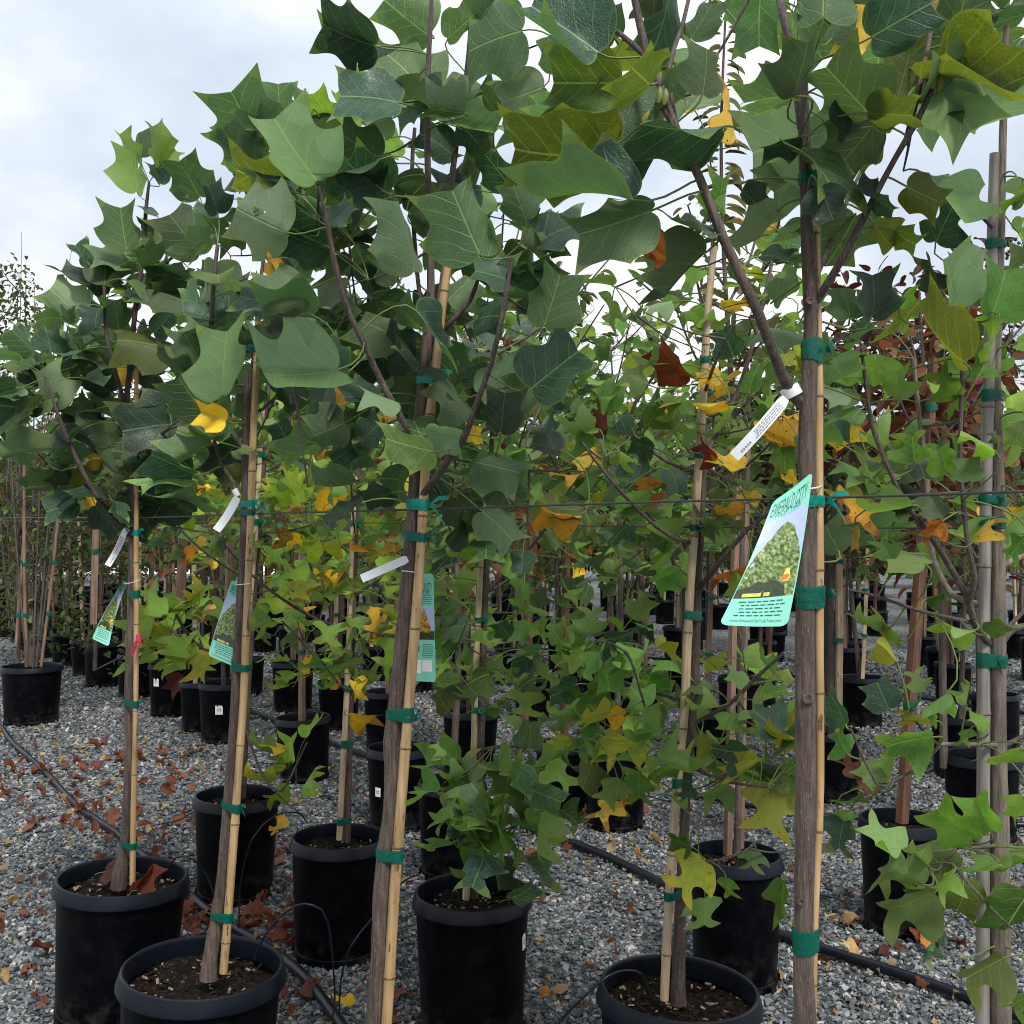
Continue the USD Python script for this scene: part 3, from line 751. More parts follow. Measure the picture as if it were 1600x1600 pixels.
# ------------------------------------------------------------------ stakes with ties
def stake(label, pts, d, matn, nodes=True, ties=(), group=None, wood_square=False, trunk=None, name='bamboo_stake', seed=0):
    """pts: (x, y, width px). ties: (y px, height px[, tail]) bands round stake and trunk."""
    rnd = random.Random(seed + 5)
    q = np.array([np.append(P(x, y, d), w / 2 / FPX * d) for x, y, w in pts])
    th = thing(name, label, 'stake', q[0, :3] * [1, 1, 1], group)
    path = smooth_path(q, step=.02)
    if nodes:       # swell a little at each node
        s = np.concatenate([[0], np.cumsum(np.linalg.norm(np.diff(path[:, :3], axis=0), axis=1))])
        node_at, t = [], rnd.uniform(.05, .2)
        while t < s[-1]:
            node_at.append(t)
            t += rnd.uniform(.2, .32)
        for a in node_at:
            path[:, 3] *= 1 + .10 * np.exp(-((s - a) / .012) ** 2)
        obj(th, 'cane', tube(path[:, :3], path[:, 3], 12), matn, smooth=60)
        for a in node_at:
            i = int(np.argmin(np.abs(s - a)))
            c, t_ = path[i, :3], unit(path[min(i + 1, len(path) - 1), :3] - path[max(i - 1, 0), :3])
            obj(th, 'node', tube([c - t_ * .0022, c - t_ * .001, c + t_ * .001, c + t_ * .0022], np.array([1.0, 1.06, 1.06, 1.0]) * path[i, 3] * 1.03, 12), 'bamboo_node_dark', smooth=60)
    elif wood_square:
        obj(th, 'shaft', tube(path[:, :3], path[:, 3] * 1.08, 4), matn, smooth=False)
    else:
        obj(th, 'cane', tube(path[:, :3], path[:, 3], 10), matn, smooth=60)
    for tie in ties:
        y, hpx = tie[0], tie[1]
        rel = path[:, :3] - CAMP
        i = int(np.argmin(np.abs(800 - (rel @ UPV) / (rel @ FWD) * FPX - y)))
        c1, r1 = path[i, :3], path[i, 3]
        zc = c1[2]
        if trunk is not None:
            j = int(np.argmin(np.abs(trunk[:, 2] - zc)))
            c2, r2 = trunk[j, :3], trunk[j, 3]
        else:
            c2, r2 = c1 + [.02, 0, 0], .008
        H = hpx / FPX * d
        hull = Point(*c1[:2]).buffer(r1 + .0012, 10).union(Point(*c2[:2]).buffer(r2 + .0012, 10)).convex_hull
        n = 40
        ring = np.array([hull.exterior.interpolate(k / n, normalized=True).coords[0] for k in range(n)])
        cen = ring.mean(0)
        mb = MB()
        for wrap in range(3):
            tl = rnd.uniform(-.3, .3)
            az = rnd.uniform(0, 6.28)
            hh = H * rnd.uniform(.4, .8)
            off = (wrap - 1) * H * .16
            v = []
            prof = [(-.5, .0002), (-.25, .0006), (.0, .0001), (.25, .0007), (.5, .0002)]
            for (zf, g) in prof:
                for k in range(n):
                    o = unit(ring[k] - cen)
                    dz = tl * ((ring[k] - cen) @ np.array([math.cos(az), math.sin(az)])) + .0009 * math.sin(k * 1.9 + zf * 9 + wrap)
                    gg = g + .0004 * wrap + .0005 * math.sin(k * 2.7 + wrap * 2 + zf * 5)
                    v.append((ring[k][0] + o[0] * gg, ring[k][1] + o[1] * gg, zc + off + zf * hh + dz))
            f = []
            for a in range(len(prof) - 1):
                for k in range(n):
                    b = (k + 1) % n
                    f += [(a * n + k, a * n + b, (a + 1) * n + b), (a * n + k, (a + 1) * n + b, (a + 1) * n + k)]
            mb.add(v, f)
        if len(tie) == 2 and rnd.random() < .55:
            tie = (*tie, rnd.uniform(.35, .6))
        if len(tie) > 2:     # knot and loose ends
            kx = c1 + np.array([r1 + .004, -r1, 0])
            for (dx, dz, w) in ((.03, .012, .010), (.026, -.034, .012), (.012, -.012, .014)):
                a, b = kx, kx + np.array([dx, -.012, dz]) * tie[2]
                m = (a + b) / 2 + np.array([0, -.004, .006])
                up = np.array([-.3, .2, 1.0]) * w / 2
                mb.add([a - up * .4, a + up * .4, m - up * .8, m + up * .9, b - up, b + up * .8], [(0, 2, 3), (0, 3, 1), (2, 4, 5), (2, 5, 3)])
        obj(th, 'tie', mb.mesh(), 'tie_bright' if len(tie) > 3 else 'tie_green', smooth=60)
    return th



# ------------------------------------------------------------------ ground
gx = np.array([-200, -60, -20, -8, 0, 8, 20, 60, 200.0]); gy = np.array([-20, 0, 4, 8, 16, 32, 60, 120, 300.0])
gv = np.array([(x, y, 0.0) for y in gy for x in gx])
gf = []
for i in range(8):
    for j in range(8):
        a = i * 9 + j
        gf += [(a, a + 1, a + 10), (a, a + 10, a + 9)]
obj('/World', 'ground', (gv, gf), 'gravel_ground', smooth=False)
tag(stage.GetPrimAtPath('/World/ground'), 'grey crushed gravel ground under the nursery rows', None, None, 'structure')
wc = G(330, 872)
obj('/World', 'pale_ground_strip', ([(-19, 42, .02), (-4, 42, .02), (-4, 60, .02), (-19, 60, .02)], [(0, 1, 2), (0, 2, 3)]), 'ground_cloth_white', smooth=False)
tag(stage.GetPrimAtPath('/World/pale_ground_strip'), 'pale paved ground far behind the pots on the left', None, None, 'structure')


def make_gravel():
    inst = UsdGeom.PointInstancer.Define(stage, '/World/gravel')
    tag(inst.GetPrim(), 'loose blue grey crushed stone covering the ground', 'gravel', None, 'stuff')
    targets = []
    rs = np.random.RandomState(5)
    for k in range(8):
        pts = rs.randn(9, 3)
        pts /= np.linalg.norm(pts, axis=1, keepdims=True)
        pts *= rs.uniform(.75, 1.1, (9, 1))
        pts *= np.array([1.0, rs.uniform(.6, .9), rs.uniform(.42, .65)])
        m = trimesh.convex.convex_hull(pts)
        p = f'/World/gravel/stone_{k:03d}'
        usdkit.mesh(stage, p, m, M['gravel_blue_grey' if k % 8 < 6 else 'gravel_mixed'], smooth=False)
        targets.append(p)
    inst.CreatePrototypesRel().SetTargets([Sdf.Path(t) for t in targets])
    pos, sc, ori, idx = [], [], [], []
    for (y0, y1, dens, s0, s1) in ((2.8, 4.4, 3000, .0085, .0175), (4.4, 6.2, 2100, .0095, .0185), (6.2, 9.5, 900, .013, .022), (9.5, 14.5, 430, .017, .027)):
        xm = .53 * y1 + .3
        n = int((y1 - y0) * 2 * xm * dens)
        x, y = rs.uniform(-xm, xm, n), rs.uniform(y0, y1, n)
        k = np.abs(x) < .53 * y + .25
        x, y = x[k], y[k]; n = len(x)
        s = rs.uniform(s0, s1, n) * rs.choice([.7, 1, 1, 1.25], n)
        z = s * rs.uniform(.05, .45, n) + .004 * np.sin(x * 9) * np.sin(y * 8) + .003
        pos.append(np.stack([x, y, z], 1)); sc.append(s)
        q = rs.randn(n, 4) * [1, .28, .28, 1]
        q /= np.linalg.norm(q, axis=1, keepdims=True)
        ori.append(q); idx.append(rs.randint(0, 8, n))
    pos, sc, ori, idx = np.vstack(pos), np.concatenate(sc), np.vstack(ori), np.concatenate(idx)
    inst.CreatePositionsAttr(Vt.Vec3fArray.FromNumpy(pos.astype(np.float32)))
    inst.CreateScalesAttr(Vt.Vec3fArray.FromNumpy(np.repeat(sc[:, None], 3, 1).astype(np.float32)))
    inst.CreateProtoIndicesAttr(Vt.IntArray.FromNumpy(idx.astype(np.int32)))
    inst.CreateOrientationsAttr(Vt.QuathArray([Gf.Quath(float(a), float(b), float(c), float(d)) for a, b, c, d in ori]))
    return len(pos)


NGRAVEL = make_gravel()

# ------------------------------------------------------------------ near pots
CH = 260
pot('black nursery pot leaning left, nearest at the lower left, with dark soil', 318, 1503, 2.81, .222, .47, CH, (0, 3))
pot('black nursery pot at the far left of the front row, dry leaf on its soil', 192, 1362, 3.55, .222, .47, CH, (0, 3))
pot('black pot of the bamboo staked tree at the lower centre right, bark chips on soil', 1061, 1537, 2.68, .212, .47, CH, (0, 2))
pot('black pot with broad low leaf shoot hanging over its rim, lower centre', 738, 1388, 3.4, .196, .47, CH, (0, 0), label_at=(-.35, .30, .03, .05))
pot('black pot of the grey trunk standing between the two front stakes', 530, 1300, 4.05, .19, .46, 120, (0, 1))
pot('black pot half hidden behind the second front trunk, scuffed grey below', 371, 1235, 4.7, .194, .46, 80, (0, 1))
pot('black pot with two wooden stakes, behind the big right trunk', 1148, 1330, 3.8, .175, .47, 120)
pot('black pot of the thick red wood stake, behind light green leaves at right', 1408, 1277, 4.3, .172, .46, 60)
pot('black pot hidden under yellowing leaves at the centre', 962, 1194, 5.8, .178, .45, 0, n=32)
pot('black pot with grey rim behind the centre trunk', 622, 1160, 5.8, .18, .45, 0, n=32, label_at=(-2.2, .2, .04, .05))
pot('black pot behind the low shoot, dry red leaf on its rim', 706, 1207, 5.0, .17, .45, 0, n=32)
pot('wide low black pot on open gravel right of the red stake', 1500, 1118, 7.0, .195, .42, 0, n=32)
pot('black pot with brown leaf resting on its side', 267, 1040, 9.4, .2, .47, 0, n=28, label_at=(-2.0, .28, .06, .08))
pot('black pot with white label left of the second front trunk', 350, 1068, 8.2, .2, .47, 0, n=28, label_at=(-1.5, .24, .06, .07))
pot('black pot holding a square wooden stake, right of the second front trunk', 458, 1028, 9.6, .2, .46, 0, n=28)
pot('big black pot with grey rim and tan canes at the far left', 50, 1046, 9.0, .255, .5, 0, n=32)
pot('black pot of the front tree at the right, below the frame', 1250, 1979, 1.65, .21, .47, 0, n=24)
pot('black pot of the front tree at the centre, below the frame', 566, 1693, 2.22, .21, .47, 0, n=24)
pot('black pot of the grey staked tree at the right, below the frame', 1556, 1779, 2.0, .21, .47, 0, n=24)

# ------------------------------------------------------------------ front tree R (right)
R = Tree('tulip_tree', 'big front tulip tree at the right whose brown trunk carries the large tag', 'tree', P(1250, 2040, 1.65), 1.65, 101)
RT = R.limb('trunk', [(1250, 2040, 38), (1255, 1700, 36), (1258, 1600, 35), (1255, 1500, 31), (1257, 1350, 31), (1259, 1262, 33.5), (1259, 1200, 31), (1258, 1110, 32), (1258, 1060, 31), (1257, 1000, 30), (1260, 900, 28), (1263, 800, 26.5), (1260, 700, 26.5), (1264, 600, 25), (1267, 510, 22), (1266, 450, 23), (1262, 370, 21), (1260, 300, 20), (1256, 200, 18), (1253, 60, 14), (1250, -80, 11)], 18, step=.02)
R.limb('branch', [(1254, 200, 17), (1243, 110, 16), (1224, 25, 13), (1205, -60, 10, 1.7)], 8, 'bark_twig')
R.limb('branch', [(1246, 625, 18, 1.635), (1222, 585, 17, 1.6), (1185, 490, 16.5, 1.57), (1130, 372, 15.5, 1.55), (1094, 280, 14, 1.55), (1062, 215, 12, 1.55), (1037, 168, 10, 1.55)], 10)
R.limb('branch', [(1064, 218, 12, 1.55), (1030, 130, 11, 1.55), (1011, 88, 13, 1.58), (988, -20, 11, 1.6)], 8, 'bark_twig')
R.limb('branch', [(1011, 90, 10, 1.58), (965, 50, 8, 1.6), (930, 40, 6, 1.62)], 7, 'bark_twig')
R.limb('branch', [(1058, 205, 8, 1.55), (1045, 110, 8, 1.6), (1066, 40, 7, 1.65), (1080, -20, 6, 1.7)], 7, 'bark_twig')
R.limb('branch', [(1276, 470, 13), (1320, 398, 12, 1.6), (1364, 312, 10.5, 1.58), (1400, 245, 9, 1.56), (1435, 185, 10, 1.55), (1456, 140, 8, 1.55)], 9)
R.limb('branch', [(1415, 225, 10, 1.57), (1440, 120, 9, 1.6), (1455, 40, 8, 1.65), (1458, -30, 7, 1.7)], 8, 'bark_twig')
R.limb('branch', [(1273, 440, 8, 1.7), (1330, 300, 6, 1.9), (1380, 200, 4, 2.0)], 6, 'bark_twig')
R.traced('''934 82 826 0 1.0 D -10; 967 130 862 130 1.25 g -5; 1015 132 990 108 3.0 g -12; 928 240 800 256 1.0 g -8; 985 312 845 270 .6 D -16;
1016 330 902 374 .85 G -14; 1098 146 1110 76 1.0 G -12; 1128 200 1005 215 .42 D -16; 1240 150 1160 155 .75 G -12; 1238 150 1268 78 .5 G -13; 1262 82 1236 25 .4 U -6;
1278 205 1175 238 1.25 U 8; 1215 330 1160 398 .5 U 4; 1250 214 1196 236 .5 D -5; 1286 26 1290 -70 1.5 G -14; 1025 -40 1022 20 .95 G -4; 1047 -20 1036 78 .42 D 4;
1363 18 1325 80 .9 Y 2; 1362 58 1440 12 1.25 D -12; 1408 66 1448 18 .8 Y 0; 1492 55 1515 -30 1.25 G -6; 1600 22 1548 40 .5 G -6;
1515 98 1562 205 1.15 Uu -10; 1490 65 1474 135 .8 U 4; 1516 100 1482 170 .3 U -4; 1480 148 1432 200 .8 U 2; 1402 155 1420 92 1.4 g -2; 1357 177 1288 102 .9 G -10; 1357 177 1425 182 .85 g -12;
1365 195 1310 265 1.0 G -4; 1310 155 1325 212 .7 D -8; 1300 193 1262 250 .8 U 6; 1372 225 1350 266 .7 g 2; 1282 294 1302 345 1.2 D -12; 1367 309 1396 330 .9 D -8; 1367 309 1340 285 .7 D -8;
1418 292 1470 318 1.25 g -6; 1337 338 1292 425 1.1 G 10; 1366 350 1390 395 .9 g 4; 1400 362 1428 388 .9 g 3; 1328 495 1319 440 1.05 G 6; 1362 495 1376 428 .7 D 6;
1103 395 1030 458 .5 G -8; 1115 365 1042 350 .3 D -10; 1190 400 1232 398 .5 D -6; 1010 229 960 214 .6 y -4; 1015 235 948 285 .5 D -6; 985 230 928 226 .6 y -2;
1068 413 1015 392 1.0 O 2; 1300 250 1215 300 1.1 U 14; 1255 530 1190 497 .4 U 8; 1225 160 1180 190 .7 G 2; 1160 300 1200 330 .8 D 6; 1300 60 1330 10 .9 G 6; 1080 60 1110 10 .8 G 8;
1310 860 1288 818 1.1 G 6; 960 60 930 10 1.0 G 6; 875 110 850 60 1.1 G 10; 1255 345 1225 385 .8 G 12; 1330 620 1288 600 .5 U 10; 1210 470 1250 440 .9 G 14''')
R.fill([(1150, -40), (1600, -60), (1600, 120), (1480, 330), (1330, 400), (1200, 330), (1120, 120)], 15, .2, (.11, .15), 'GGGDDgU', dd=.12)
R.fill([(880, -60), (1120, -60), (1100, 180), (900, 240), (820, 120)], 10, .15, (.12, .15), 'GDgU', dd=.12)
for (x, y, w) in ((1267, 1092, 10), (1266, 765, 6), (1256, 1410, 6), (1270, 470, 7)):
    c = P(x - 4, y, 1.63)
    ico = trimesh.creation.icosphere(2, w / FPX * 1.65)
    kv = ico.vertices * [1, .55, .9]
    kv[:, 1] += .006 * np.exp(-((kv[:, 0] ** 2 + kv[:, 2] ** 2) / (w / FPX * 1.0) ** 2))
    obj(R.path, 'knot', (kv + c, ico.faces), 'bark_brown', smooth=True)
for (x, y) in ((1456, 138), (1466, 143), (1037, 165), (1028, 162)):
    b = P(x, y, 1.54)
    obj(R.path, 'bud', tube([b, b + [.002, 0, .008], b + [.003, 0, .018], b + [.003, 0, .026]], [.003, .006, .0055, .001], 8), 'bud_green', smooth=60)
R.done()
stake('tan bamboo stake tied to the big front trunk at the right', [(1264, 2000, 13), (1269, 1600, 13), (1272, 1450, 13), (1276, 1350, 13), (1281, 1230, 13), (1280, 1000, 14), (1280, 850, 14), (1279, 700, 14), (1280, 600, 12), (1279, 500, 10), (1275, 280, 9)], 1.655, 'bamboo_tan',
      ties=[(1473, 44), (935, 34), (778, 18, 1.0, 1), (548, 34), (258, 26, .7)], trunk=RT, seed=1)

# ------------------------------------------------------------------ front tree C (centre)
C = Tree('tulip_tree', 'front tulip tree at the centre, bent brown trunk beside a scarred tan stake', 'tree', P(560, 1700, 2.2), 2.2, 202)
CT = C.limb('trunk', [(560, 1730, 34), (576, 1650, 32), (588, 1580, 31), (594, 1500, 30), (597, 1400, 29), (603, 1330, 28), (612, 1270, 28), (615, 1200, 28), (612, 1160, 27), (620, 1100, 26), (629, 1000, 24), (638, 900, 23), (646, 800, 21), (652, 700, 20), (661, 600, 18), (668, 520, 16), (673, 460, 13), (672, 380, 11), (668, 250, 10), (668, 130, 9), (673, 30, 7), (676, -60, 5)], 16, step=.02)
C.limb('branch', [(651, 785, 12), (690, 735, 12, 2.12), (706, 708, 11, 2.1), (724, 688, 11, 2.08), (742, 638, 9, 2.05), (768, 565, 9, 2.03), (786, 488, 8, 2.0), (800, 402, 6, 2.0)], 9, 'bark_twig')
C.limb('branch', [(652, 720, 11), (637, 672, 11, 2.12), (600, 605, 10, 2.1), (568, 535, 10, 2.06), (545, 487, 9, 2.05), (524, 415, 9, 2.03), (513, 355, 7, 2.02), (498, 290, 4, 2.0)], 9, 'bark_twig')
C.limb('branch', [(672, 560, 11, 2.25), (690, 450, 10, 2.3), (700, 360, 10, 2.3), (707, 270, 10, 2.3), (720, 175, 9, 2.3), (729, 115, 8, 2.3), (735, 40, 6, 2.3)], 8, 'bark_twig')
C.limb('branch', [(668, 545, 8, 2.3), (652, 430, 7, 2.4), (643, 285, 7, 2.45), (648, 200, 6, 2.45)], 7, 'bark_twig')
C.limb('branch', [(680, 530, 9, 2.25), (702, 506, 9, 2.2), (734, 470, 8, 2.2), (747, 436, 6, 2.2)], 7, 'bark_twig')
C.limb('branch', [(650, 740, 7, 2.25), (720, 690, 6, 2.5), (800, 650, 5, 2.7), (838, 610, 4, 2.75)], 7, 'bark_twig')
C.traced('''815 48 718 73 1.15 G -6; 850 135 785 160 1.4 U 0; 795 290 760 240 1.0 D 6; 780 180 740 140 .9 G 8; 750 397 705 297 1.22 G -22; 648 423 628 315 .78 Uu -12; 822 342 800 284 1.2 G -6;
850 400 812 375 1.0 U 4; 800 430 862 408 .8 D 0; 850 508 880 428 1.05 G -8; 842 378 900 336 .6 D 4; 832 606 905 545 1.05 D -10; 752 614 818 563 1.0 U 2; 800 440 742 416 .8 D -2; 700 470 738 425 .9 G 6; 650 485 708 548 .5 D -14;
655 512 618 478 .7 G -4; 715 492 742 500 .8 G 10; 585 72 497 46 .85 D -4; 585 72 508 72 .6 G -3; 666 148 604 66 1.1 G 4; 668 55 598 2 1.0 G 8; 622 160 528 138 .68 D -8; 662 150 612 182 .7 G 2; 675 177 714 100 .9 G 6; 612 185 572 197 .9 U 8;
704 240 664 202 .9 D 8; 722 196 748 226 1.2 D 4; 602 300 548 260 1.4 D -6; 590 250 506 290 .36 D -14; 590 247 530 212 1.1 G -4; 495 282 428 200 .95 U -10; 447 363 357 325 1.15 U -16; 515 390 450 372 .7 D -4; 520 355 456 335 .6 D 0; 515 352 548 318 .7 D 2;
475 452 408 456 1.1 G -12; 452 535 443 490 1.35 D 4; 540 450 495 465 .8 U 4; 527 578 396 602 1.02 U -28; 530 578 505 535 1.1 D -16; 560 490 540 470 1.0 G 6; 625 528 562 500 1.0 G 4; 642 572 600 522 .9 D 2; 455 300 385 275 .4 D -6; 455 300 368 268 .7 g 0;
515 600 485 665 .7 D 0; 545 622 520 606 1.0 S 4; 593 617 535 626 .6 D -6; 622 629 570 607 .3 U -10; 537 661 485 683 1.3 G -4; 568 686 594 658 1.1 D 4; 675 705 600 690 .62 g -18; 668 680 720 688 1.1 U -14; 555 755 490 776 .42 G 0; 612 770 568 786 .8 D 2; 565 786 508 811 .3 D -4;
738 690 742 665 1.3 Y -8; 782 675 790 612 .9 D -10; 735 645 690 595 .6 G -8; 875 704 830 690 1.0 D 10; 745 722 815 738 .9 G 0; 755 800 808 842 .95 G -4; 855 790 905 800 .9 g 8; 700 850 735 812 .8 D 8; 903 806 843 812 .4 S 6;
817 863 814 898 1.3 D 4; 640 690 680 640 .8 D 10; 600 560 560 590 .9 D 8; 690 610 730 590 .8 G 12; 620 440 600 395 .9 G 14; 580 330 620 300 1.0 D 14; 560 420 590 455 .9 D 12; 730 330 700 270 .9 D 14; 640 330 660 290 .9 G 16; 860 470 830 440 .9 D 12; 770 640 730 615 1.0 D 14; 470 620 440 590 .9 D 10; 690 780 660 740 .9 D 12; 520 720 560 700 .9 D 10; 700 60 745 20 .9 G 8; 620 120 580 80 .9 D 10; 750 30 790 -20 1.0 G 8''')
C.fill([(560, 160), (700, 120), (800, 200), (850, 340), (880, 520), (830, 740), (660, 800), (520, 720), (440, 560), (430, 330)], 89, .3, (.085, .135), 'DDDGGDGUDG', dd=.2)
C.done()
stake('tan bamboo stake with dark scars beside the centre front trunk', [(590, 1760, 17), (604, 1600, 17), (616, 1400, 17), (631, 1200, 16.5), (647, 1000, 16), (656, 880, 15.5), (667, 700, 15), (679, 590, 14), (690, 490, 13), (701, 405, 12)], 2.18, 'bamboo_tan',
      ties=[(1332, 22), (1112, 18), (830, 16, .8), (795, 18, 1.3, 1), (583, 14, .8, 1)], trunk=CT, seed=2)

# ------------------------------------------------------------------ front tree L1
A = Tree('tulip_tree', 'second front tulip tree from the left, slim grey brown trunk in the nearest pot', 'tree', P(326, 1530, 2.76), 2.76, 303)
AT = A.limb('trunk', [(325, 1530, 27), (328, 1500, 23), (333, 1470, 22), (338, 1440, 19), (340, 1425, 20), (346, 1380, 17), (353, 1300, 17), (361, 1200, 16), (367, 1110, 15), (372, 1000, 15), (379, 900, 15), (384, 800, 15), (384, 700, 13), (386, 620, 10), (385, 583, 9)], 14, step=.02)
A.limb('branch', [(383, 702, 9), (357, 668, 9), (339, 618, 8), (330, 550, 8), (333, 450, 7), (340, 383, 6)], 8, 'bark_twig')
A.limb('branch', [(386, 650, 7), (392, 590, 7), (399, 540, 7), (406, 450, 6), (413, 390, 5), (420, 300, 4)], 8, 'bark_twig')
A.limb('branch', [(377, 770, 6), (348, 728, 6), (334, 685, 5), (328, 660, 4)], 7)
A.limb('branch', [(388, 640, 6), (410, 640, 5, 2.8), (450, 590, 5, 2.9), (480, 480, 4, 2.95), (470, 350, 3, 2.95)], 7, 'bark_twig')
A.traced('''405 232 367 147 1.0 G 0; 433 200 443 135 1.1 G 4; 403 225 392 165 .25 D -4; 400 262 340 216 .6 G 2; 357 495 358 438 1.3 D 4; 347 617 350 515 .7 U -10; 312 565 287 515 1.0 G 4; 315 640 278 590 1.1 G 0; 297 590 240 565 .5 D 0;
352 658 310 643 1.3 Y -6; 425 397 413 430 1.0 Y 4; 340 332 330 292 1.1 D 2; 325 340 305 318 .8 D 4; 400 540 355 510 .85 U 6; 547 203 520 150 .7 L 12; 517 192 492 148 .9 L 14; 490 200 475 148 .6 G 12; 565 130 542 107 .5 L 12; 622 245 608 213 1.2 L 20; 395 255 380 238 1.0 L 10;
470 230 505 200 .9 G 10; 430 300 400 270 .9 D 8; 300 740 238 706 .7 D -4; 297 745 222 741 .3 L 0; 372 690 330 740 .8 D 8; 380 735 350 760 .9 g 8; 455 700 435 660 .9 D 8; 420 600 455 560 .9 D 8; 365 560 395 530 .8 D 8; 450 430 425 395 1.0 D 8; 500 270 470 240 .9 g 12; 380 470 410 440 1.0 D 10''')
A.fill([(320, 330), (380, 190), (470, 150), (530, 220), (560, 420), (540, 640), (480, 720), (330, 740), (300, 600)], 97, .28, (.085, .135), 'DDDGGGDU', dd=.2)
A.done()
stake('tan bamboo stake of the second front tree from the left', [(349, 1520, 13), (357, 1420, 13), (366, 1300, 13), (373, 1200, 12), (380, 1100, 12), (385, 980, 12), (390, 850, 11), (395, 700, 11), (400, 580, 10), (404, 470, 9)], 2.74, 'bamboo_tan',
      ties=[(1432, 13), (1262, 13), (1045, 14), (803, 10, 1.0), (790, 11, .7, 1), (541, 12)], trunk=AT, seed=3)

# ------------------------------------------------------------------ front tree L2
B1 = Tree('tulip_tree', 'leftmost front tulip tree with dense dark crown against the pale sky', 'tree', P(186, 1385, 3.5), 3.5, 404)
BT = B1.limb('trunk', [(185, 1388, 25), (188, 1360, 23), (192, 1340, 17), (196, 1310, 15), (199, 1250, 14), (201, 1180, 13), (201, 1100, 14), (204, 1030, 16), (206, 950, 14), (208, 850, 13), (207, 760, 11), (205, 690, 10), (198, 630, 9), (203, 580, 9), (208, 520, 8), (213, 470, 8), (221, 420, 7), (228, 330, 6), (233, 285, 4)], 14, step=.02)
B1.limb('branch', [(196, 635, 7), (173, 555, 7, 3.4), (165, 512, 6, 3.4), (163, 445, 5, 3.38)], 7, 'bark_twig')
B1.limb('branch', [(207, 840, 7), (165, 797, 8, 3.42), (132, 742, 7, 3.38), (108, 692, 7, 3.35), (88, 640, 5, 3.33), (70, 590, 3, 3.33)], 7, 'bark_twig')
B1.limb('branch', [(206, 700, 7), (250, 640, 6, 3.6), (290, 560, 5, 3.65), (310, 480, 4, 3.7)], 7, 'bark_twig')
B1.limb('branch', [(206, 720, 6), (235, 690, 5, 3.4), (275, 660, 4, 3.3)], 6, 'bark_twig')
B1.limb('branch', [(207, 760, 6), (160, 720, 5, 3.65), (100, 640, 4, 3.75), (50, 590, 3, 3.8)], 6, 'bark_twig')
B1.limb('branch', [(212, 480, 6), (250, 420, 5, 3.5), (300, 380, 4, 3.45)], 6, 'bark_twig')
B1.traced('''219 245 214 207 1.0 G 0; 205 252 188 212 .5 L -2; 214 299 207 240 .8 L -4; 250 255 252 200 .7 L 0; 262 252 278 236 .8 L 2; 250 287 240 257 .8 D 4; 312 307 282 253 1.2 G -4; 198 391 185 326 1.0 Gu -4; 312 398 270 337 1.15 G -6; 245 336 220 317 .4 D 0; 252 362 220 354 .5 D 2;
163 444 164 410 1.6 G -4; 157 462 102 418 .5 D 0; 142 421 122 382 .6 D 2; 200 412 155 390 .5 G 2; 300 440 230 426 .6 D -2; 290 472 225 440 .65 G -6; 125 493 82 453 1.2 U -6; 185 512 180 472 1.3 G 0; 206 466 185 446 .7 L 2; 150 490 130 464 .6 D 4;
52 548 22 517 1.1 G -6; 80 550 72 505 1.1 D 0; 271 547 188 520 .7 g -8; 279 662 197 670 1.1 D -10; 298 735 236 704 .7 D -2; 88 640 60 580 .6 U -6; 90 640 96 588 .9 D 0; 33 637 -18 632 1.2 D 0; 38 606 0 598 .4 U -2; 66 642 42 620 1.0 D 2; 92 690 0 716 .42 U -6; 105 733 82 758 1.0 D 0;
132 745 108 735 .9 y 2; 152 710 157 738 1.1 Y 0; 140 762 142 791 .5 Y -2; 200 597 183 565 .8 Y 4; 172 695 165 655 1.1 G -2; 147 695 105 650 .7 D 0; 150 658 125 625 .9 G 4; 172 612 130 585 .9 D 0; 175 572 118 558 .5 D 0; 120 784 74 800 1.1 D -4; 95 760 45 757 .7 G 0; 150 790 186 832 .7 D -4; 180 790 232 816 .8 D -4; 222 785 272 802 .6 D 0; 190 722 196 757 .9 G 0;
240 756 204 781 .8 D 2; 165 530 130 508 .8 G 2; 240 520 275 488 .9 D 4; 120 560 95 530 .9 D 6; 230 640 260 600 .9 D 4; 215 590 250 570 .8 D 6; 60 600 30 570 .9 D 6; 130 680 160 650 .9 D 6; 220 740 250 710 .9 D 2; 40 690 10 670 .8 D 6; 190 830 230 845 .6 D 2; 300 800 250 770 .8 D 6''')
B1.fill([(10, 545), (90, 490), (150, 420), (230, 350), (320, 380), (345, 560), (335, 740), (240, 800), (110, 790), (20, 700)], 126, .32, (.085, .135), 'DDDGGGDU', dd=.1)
B1.done()
stake('tan bamboo stake of the leftmost front tree with a red ribbon', [(207, 1382, 9), (208, 1300, 9), (210, 1200, 8), (212, 1100, 8), (213, 1000, 8), (213, 850, 8), (213, 700, 7), (213, 560, 6)], 3.46, 'bamboo_tan',
      ties=[(1322, 14), (1103, 12), (932, 12), (830, 13, .6, 1), (714, 9), (570, 10)], trunk=BT, seed=4)

